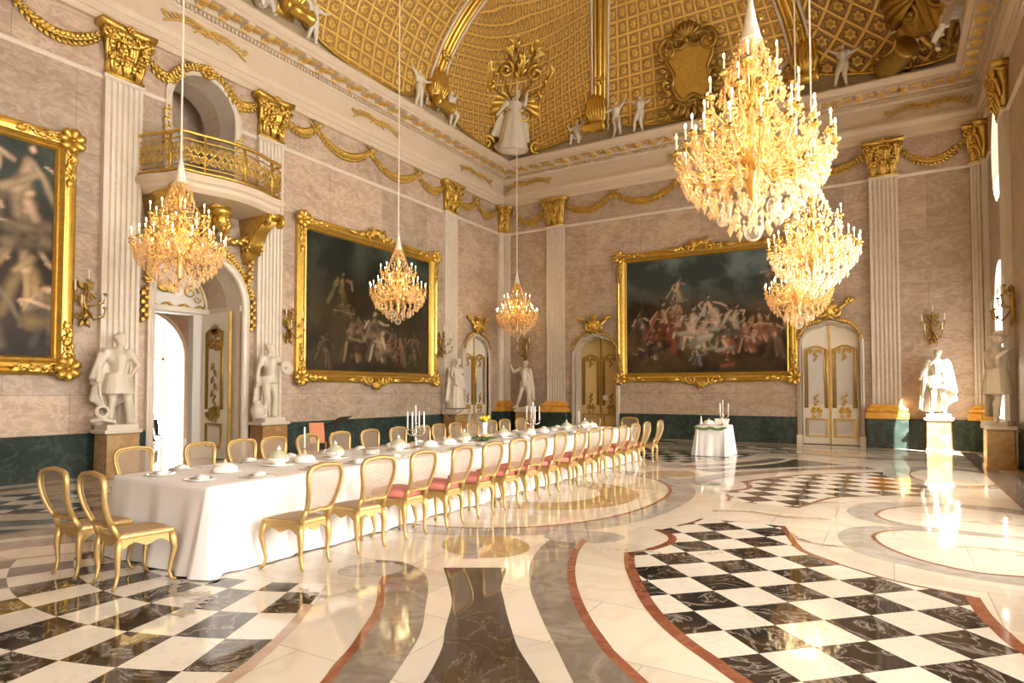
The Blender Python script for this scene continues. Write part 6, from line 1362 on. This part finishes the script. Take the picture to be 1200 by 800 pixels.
for (x, y, rz, sd, i) in allset:
    nm = ('%s from the near end, %s side of the table' % (ordn[i], sd)) if sd != 'near end' else ('%s seat at the near end of the table' % ('right' if i == 0 else 'left'))
    if first: pl0.location = fk0.location = (x, y, zt); pl0.rotation_euler = fk0.rotation_euler = (0, 0, rz); a, b_ = pl0, fk0; first = False
    else: a = dup(pl0, (x, y, zt), rz); b_ = dup(fk0, (x, y, zt), rz)
    a['label'] = 'stacked plates and napkin, ' + nm; b_['label'] = 'fork and knife, ' + nm
def cloche():
    c = thing('serving_dome', 'x', 'dish'); mb = MB(); mb.lathe([(0, .0), (.15, .0), (.19, .014), (.19, .02), (.15, .012), (0, .01)], n=28); mb.build('platter', M['china'], c, smooth=True)
    mb = MB(); mb.lathe([(.145, .012), (.15, .03), (.14, .07), (.10, .105), (.05, .12), (.0, .124)], n=28, flute=.02, nf=14); mb.build('dome', M['china'], c, smooth=True)
    mb = MB(); mb.ell((0, 0, .142), (.018, .018, .024), 8, 6); mb.ell((0, 0, .125), (.03, .03, .01), 8, 5); mb.build('knob', M['peach'], c, smooth=True); return c
def tureen():
    c = thing('china_tureen', 'x', 'tureen'); mb = MB(); mb.lathe([(0, 0), (.17, 0), (.21, .018), (.21, .024), (.16, .014), (.08, .014), (.07, .03), (.12, .05), (.145, .09), (.14, .11), (0, .11)], n=28); mb.build('bowl', M['china'], c, smooth=True)
    mb = MB(); mb.lathe([(.142, .11), (.148, .118), (.12, .15), (.08, .185), (.045, .20), (.03, .215), (0, .22)], n=28, flute=.03, nf=12); mb.build('lid', M['china_g'], c, smooth=True)
    mb = MB(); rs_ = random.Random(2)
    mb.ell((0, 0, .235), (.03, .03, .022), 8, 6); mb.ell((0, 0, .262), .014, 7, 5)
    mb.build('knob', M['china'], c, smooth=True)
    for q in (-1, 1): mb = MB(); mb.tube([(q * .13, 0, .09), (q * .18, 0, .115), (q * .185, 0, .08), (q * .14, 0, .06)], .01, 6); mb.build('handle', M['china'], c, smooth=True)
    return c
def stack():
    c = thing('bowl_stack', 'x', 'bowls'); mb = MB()
    for k in range(4): mb.lathe([(0, .0), (.06, .0), (.13, .03), (.135, .036), (.06, .01), (0, .01)], (0, 0, .018 * k), 24)
    o = mb.build('bowls', M['china'], c, smooth=True); mb = MB(); mb.lathe([(0, .06), (.17, .075), (.175, .082), (0, .07)], n=24); mb.build('top_plate', M['china_g'], c, smooth=True); return c
def candelabrum(n=4, s=1.0):
    c = thing('candelabrum', 'x', 'candelabrum'); mb = MB(); mb.lathe([(0, 0), (.075, 0), (.08, .01), (.05, .03), (.02, .05), (.03, .08), (.014, .11), (.012, .2), (.026, .24), (.014, .27), (.02, .30), (0, .31)], n=14); mb.build('stem', M['silver'], c, smooth=True)
    for k in range(n + 1):
        a = 2 * pi * k / n + .3; r, z = (.0, .36) if k == n else (.13, .27)
        A = MB()
        if r: A.tube([(0, 0, .22), (r * .5 * cos(a), r * .5 * sin(a), .19), (r * cos(a), r * sin(a), .22), (r * cos(a), r * sin(a), .27)], [.009, .009, .008, .008], 6)
        else: A.tube([(0, 0, .29), (0, 0, .36)], .01, 6)
        A.lathe([(0, 0), (.018, 0), (.028, .012), (.012, .016), (.014, .03), (0, .03)], (r * cos(a), r * sin(a), z), 10); ar = A.build('arm', M['silver'], c, smooth=True)
        K = MB(); K.lathe([(.0125, .02), (.011, .27), (.003, .28), (0, .285)], (r * cos(a), r * sin(a), z), 10); K.build('candle', M['linen'], ar, smooth=True)
    return c
CX = -6.06; SCL = .82
def put(mk, items):
    f = None
    for (y, lb, *xx) in items:
        x = CX + (xx[0] if xx else 0)
        if f is None: f = mk(); f.location = (x, y, zt); f['label'] = lb; f.scale = (SCL,) * 3
        else: dup(f, (x, y, zt), y, lb)
put(cloche, [(4.16, 'white domed serving dish with pink knob, the one nearest the near end of the table'), (5.22, 'white domed serving dish behind the nearest tureen'), (7.62, 'white domed serving dish just beyond the first candelabrum'), (8.1, 'white domed serving dish second beyond the first candelabrum'), (10.72, 'white domed dish in front of the far candelabrum'), (11.3, 'white domed dish just beyond the far candelabrum'), (13.72, 'white domed dish last on the table')])
put(tureen, [(4.84, 'low painted tureen at the near end, between two white domes'), (5.70, 'tall painted china tureen before the bowl stack'), (6.90, 'tall painted china tureen just before the first candelabrum'), (8.52, 'painted china tureen before the flower arrangement'), (9.75, 'painted china tureen beyond the flower vase'), (12.35, 'painted china tureen near the far end of the table'), (13.3, 'painted china tureen second from the far end')])
put(stack, [(6.30, 'stack of white bowls between the two tall tureens', .05), (11.9, 'stack of white bowls beyond the far candelabrum', -.1), (9.95, 'stack of white bowls beside the tureen past the flowers', .3)])
cb = candelabrum(); cb.location = (CX, 7.28, zt); cb['label'] = 'silver candelabrum with tall white candles, nearer one on the long table'
dup(cb, (CX, 10.86, zt), .5, 'silver candelabrum with tall white candles, farther one on the long table')
c1 = thing('candlestick', 'single tall white candle in a silver stick on the wall side of the table', 'candlestick', (-6.42, 5.52, zt)); mb = MB(); mb.lathe([(0, 0), (.05, 0), (.05, .008), (.015, .025), (.02, .06), (.01, .08), (.03, .10), (.03, .108), (.012, .112), (.012, .13), (0, .13)], n=12); mb.build('stick', M['silver'], c1, smooth=True); mb = MB(); mb.lathe([(.0125, .125), (.011, .39), (0, .4)], n=10); mb.build('candle', M['linen'], c1, smooth=True)
dup(c1, (-6.02, 12.9, zt), 0, 'single tall white candle near the far end of the table'); dup(c1, (-6.2, 11.02, zt), 0, 'single white candle beside the farther candelabrum')
fv = thing('flower_vase', 'tall white vase of yellow flowers standing in the middle of the table', 'vase', (CX, 9.12, zt)); mb = MB(); mb.lathe([(0, 0), (.05, 0), (.055, .02), (.035, .08), (.045, .2), (.06, .3), (.05, .31), (0, .3)], n=16); mb.build('vase', M['china'], fv, smooth=True)
mb = MB(); rs = random.Random(9)
for k in range(9):
    a = k * 2.4; r = .07 * sqrt(k / 9 + .1); mb.ell((r * cos(a), r * sin(a), .37 + .03 * sin(k)), (.035, .035, .03), 7, 5)
mb.build('blossoms', M['yellow'], fv, smooth=True); mb = MB()
for k in range(8): a = k * .8; mb.tube([(0, 0, .28), (.05 * cos(a), .05 * sin(a), .34), (.1 * cos(a), .1 * sin(a), .33)], [.006, .012, .003], 5)
mb.build('leaves', M['leafgreen'], fv, smooth=True)
fa = thing('flower_arrangement', 'low arrangement of peach and yellow flowers at the foot of the vase', 'flowers', (CX + .12, 8.92, zt)); mb = MB()
for k in range(40): a = k * 2.4; r = .2 * sqrt(k / 40); mb.tube([(r * .3 * cos(a), r * .3 * sin(a), .02), (r * cos(a), r * sin(a), .06), ((r + .06) * cos(a), (r + .06) * sin(a), .05)], [.008, .02, .004], 5)
mb.build('leaves', M['leafgreen'], fa, smooth=True); mb = MB()
for k in range(12): a = k * 2.4 + .4; r = .15 * sqrt(k / 12); mb.ell((r * cos(a), r * sin(a), .10), (.03, .03, .025), 7, 5)
mb.build('blossoms', M['peach'], fa, smooth=True)
# ------------------------------------------------------------------ small side table
st = thing('side_table', 'small square table under a white cloth before the far wall', 'table', (-3.86, 16.38, 0)); mb = MB(); mb.bbox(-.35, .35, -.36, .36, .72, .752, .008); mb.build('tabletop', M['pedestal'], st)
for x in (-.3, .3):
    for y in (-.3, .3): mb = MB(); mb.tube([(x, y, .72), (x, y, .002)], .02, 8); mb.build('leg', M['pedestal'], st, smooth=True)
cloth('tablecloth', 'white cloth hanging to the floor over the small table by the far wall', -4.23, -3.49, 16.0, 16.76, .76, .05, 8, .03, .03)
z2 = .768; d = candelabrum(3); d.location = (-3.62, 16.25, z2); d['label'] = 'candelabrum with three white candles on the small side table'
d = cloche(); d.location = (-4.0, 16.4, z2); d['label'] = 'white domed dish on the small side table'; d = thing('carafe', 'slender glass carafe at the left of the small side table', 'carafe', (-4.13, 16.12, z2)); mb = MB(); mb.lathe([(0, 0), (.05, 0), (.055, .04), (.02, .12), (.014, .2), (.02, .22), (0, .22)], n=12); mb.build('bottle', M['silver'], d, smooth=True)
d = thing('bread_basket', 'pale box-shaped basket on the right of the small side table', 'basket', (-3.70, 16.52, z2)); mb = MB(); mb.loft([[(-x, -y, z), (x, -y, z), (x, y, z), (-x, y, z)] for x, y, z in ((.13, .1, 0), (.16, .13, .15), (.15, .12, .15), (.12, .09, .03))], True, True); mb.build('basket_body', M['china'], d)
gd = thing('leaf_garland', 'dark green leaf garland pinned along the top edge of the side table cloth', 'garland', (-3.86, 15.95, z2 - .03)); mb = MB()
for k in range(40): x = -.36 + .72 * k / 39; leafp(mb, x, -.05 * abs(sin(x * 9)) , R(-90) + 1.2 * (-1) ** k, .07, .05, -.005 - .01 * (k % 2))
mb.build('leaves', M['leafgreen'], gd, smooth=True)
# ------------------------------------------------------------------ music stands and an orange chair behind the table
M['black_metal'] = plain('black_metal', (.02, .02, .02), .4, metal=.3); M['orange'] = plain('orange_wood', (.62, .20, .06), .45, nz=.1)
def mstand(label, x, y, rz):
    s = thing('music_stand', label, 'music stand', (x, y, 0), rz); mb = MB(); mb.tube([(0, 0, .25), (0, 0, 1.0)], .012, 8); mb.build('pole', M['black_metal'], s, smooth=True)
    mb = MB(); mb.box(-.25, .25, -.012, .0, 0, .34, 0, Matrix.Translation((0, -.06, .98)) @ Matrix.Rotation(R(-62), 4, 'X')); mb.box(-.25, .25, -.05, .0, -.01, .0, 0, Matrix.Translation((0, -.06, .98)) @ Matrix.Rotation(R(-62), 4, 'X')); mb.build('desk', M['black_metal'], s)
    for k in range(3): mb = MB(); a = 2 * pi * k / 3; mb.tube([(0, 0, .28), (.25 * cos(a), .25 * sin(a), .01)], .01, 6); mb.build('leg', M['black_metal'], s, smooth=True)
    return s
mstand('black music stand beside the orange chair behind the table', -9.1, 8.55, R(-70)); mstand('black music stand farther along the wall, behind the long table', -9.3, 12.6, R(-60))
oc_ = thing('wooden_chair', 'orange wooden chair back showing behind the table by the music stand', 'chair', (-9.55, 8.62, 0), R(-110)); mb = MB(); mb.bbox(-.2, .2, -.2, .2, .42, .46, .01); mb.build('seat', M['orange'], oc_)
mb = MB(); mb.loft([[(-.15, -.2 - y, z), (.15, -.2 - y, z), (.15, -.18 - y, z), (-.15, -.18 - y, z)] for y, z in ((0, .6), (.03, .8), (.07, 1.0))], True, True); mb.build('backrest', M['orange'], oc_)
for x in (-.17, .17):
    for y in (-.19, .17): mb = MB(); mb.tube([(x, y, .43 if y > 0 else .62), (x, y, .005)], .016, 8); mb.build('leg', M['orange'], oc_, smooth=True)
EXPOSURE = 0.27
# windows: frames and panes in the openings of the right wall
def window_unit(n, hole, F, lit, bars=True):
    cx = sum(p[0] for p in hole) / len(hole); xs = [p[0] for p in hole]; zs = [p[1] for p in hole]
    fr = MB(); y = TH - .12
    L = [(p[0], y, p[1]) for p in hole]; c = (sum(xs) / len(xs), (min(zs) + max(zs)) / 2)
    fr.tube(L, .045, 6, closed=True, M=F)
    mx = (min(xs) + max(xs)) / 2
    fr.box(mx - .012, mx + .012, y - .03, y + .03, min(zs), max(zs), 0, F)
    z = min(zs) + .75
    while bars and z < max(zs) - .4:
        hw = (max(xs) - min(xs)) / 2
        fr.box(mx - hw, mx + hw, y - .015, y + .015, z - .015, z + .015, 0, F) if z < min(zs) + (max(zs) - min(zs)) * .7 else None
        z += .75
    w = tag(fr.build('window_%d' % n, M['grey_paint']), kind='structure')
    g = MB(); t = tessellate_polygon([[V((p[0], p[1], 0)) for p in hole]]); g.add([F @ V((p[0], y + .05, p[1])) for p in hole], [tuple(a) for a in t])
    g.build('pane', M['glow_pane'] if lit else M['glass'], w, loc=(.5, 0, 0) if lit else None)
    return w
m, nt, b = nodes('window_glass'); nt.nodes.remove(b)
tr_ = N(nt, 'ShaderNodeBsdfTransparent'); gl = N(nt, 'ShaderNodeBsdfGlossy', i_Roughness=.02); ms = N(nt, 'ShaderNodeMixShader'); ms.inputs[0].default_value = .06
nt.links.new(tr_.outputs[0], ms.inputs[1]); nt.links.new(gl.outputs[0], ms.inputs[2]); nt.links.new(ms.outputs[0], nt.nodes['Material Output'].inputs[0]); M['glass'] = m
M['glow_pane'] = emis('glowing_pane', (1, .96, .89), 17)  # panes added to glow as daylight in unseen windows and stop the sun
rv = MB(); rv.holed([[(-16.5, -.02), (-YF, -.02), (-YF, 9), (-16.5, 9)]] + RW[2:], TH + .002, 1.12, M=FR)
tag(rv.build('trim_7', M['whitem']), kind='structure')  # unseen reveals deepened to cut grazing light on the hatted statue
rv = MB(); rv.holed([[(-20.9, 5.8), (-17.2, 5.8), (-17.2, 9), (-20.9, 9)], O1], TH + .002, 1.40, M=FR); tag(rv.build('trim_8', M['whitem']), kind='structure')  # unseen ring added outside the oval window to thin its sunbeam
for i, h in enumerate(RW): window_unit(i + 1, h, FR, i > 1, bars=(i % 2 == 0 and i > 1))
# ------------------------------------------------------------------ camera, light, colour
cd = bpy.data.cameras.new('camera'); cam = bpy.data.objects.new('camera', cd); COL.objects.link(cam)
cd.lens = 736.13 / 1200 * 36; cd.sensor_width = 36; cd.shift_y = 33.65 / 1200; cd.clip_end = 200; cd.clip_start = .05
cam.location = (0, 0, 1.65); cam.rotation_euler = (pi / 2 + .0315, 0, .5425)
SC.camera = cam
w = bpy.data.worlds.new('world'); SC.world = w; w.use_nodes = True
bg = w.node_tree.nodes['Background']; bg.inputs[0].default_value = (1, .98, .95, 1); bg.inputs[1].default_value = 5.0
def lamp(typ, name, loc, energy, color=(1, 1, 1), **k):
    l = bpy.data.lights.new(name, typ); l.energy = energy; l.color = color
    for a, b in k.items(): setattr(l, a, b)
    o = bpy.data.objects.new(name, l); COL.objects.link(o); o.location = loc; return o
s = lamp('SUN', 'sun', (8, 10, 12), 60, (1, .95, .86), angle=R(.6))
s.rotation_euler = V((-1.12, 1.0, -1.4)).to_track_quat('-Z', 'Y').to_euler()
SC.view_settings.view_transform = 'Standard'; SC.view_settings.look = 'None'; SC.view_settings.exposure = EXPOSURE; SC.view_settings.gamma = 1
SC.view_settings.use_curve_mapping = False

# things of one kind share a group
GROUPS = {'place_setting_plate': 'stacked plates laid round the long table', 'cutlery': 'forks and knives laid round the long table', 'serving_dome': 'white domed serving dishes', 'china_tureen': 'painted china tureens down the middle of the table',
          'bowl_stack': 'stacks of white bowls on the table', 'candelabrum': 'silver candelabra', 'candlestick': 'single candlesticks on the table', 'chandelier': 'crystal chandeliers hanging in the hall', 'pilaster': 'fluted pilasters round the hall',
          'wall_sconce': 'candle sconces on the walls', 'marble_statue': 'marble statues along the walls', 'pedestal': 'statue pedestals', 'putto_figure': 'white stucco figures on the cornice', 'crossed_palms': 'gilded crossed palms on the frieze',
          'vault_rib': 'gilded ribs of the vault', 'door_crest': 'gilded crests over the small doors', 'framed_painting': 'large framed oil paintings', 'music_stand': 'music stands behind the table', 'tablecloth': 'white tablecloths', 'side_pendant': 'leaf drops beside the niche', 'stucco_trophy': 'gilded corner trophies'}
for o in list(COL.objects):
    if o.parent or not o.get('label'): continue
    k = o.name.split('.')[0]
    if k == 'dining_chair': o['group'] = 'gilt chairs with rose seat pads' if 'rose' in o['label'] else 'gilt chairs with bare cane seats'
    elif k in GROUPS and not o.get('group'): o['group'] = GROUPS[k]
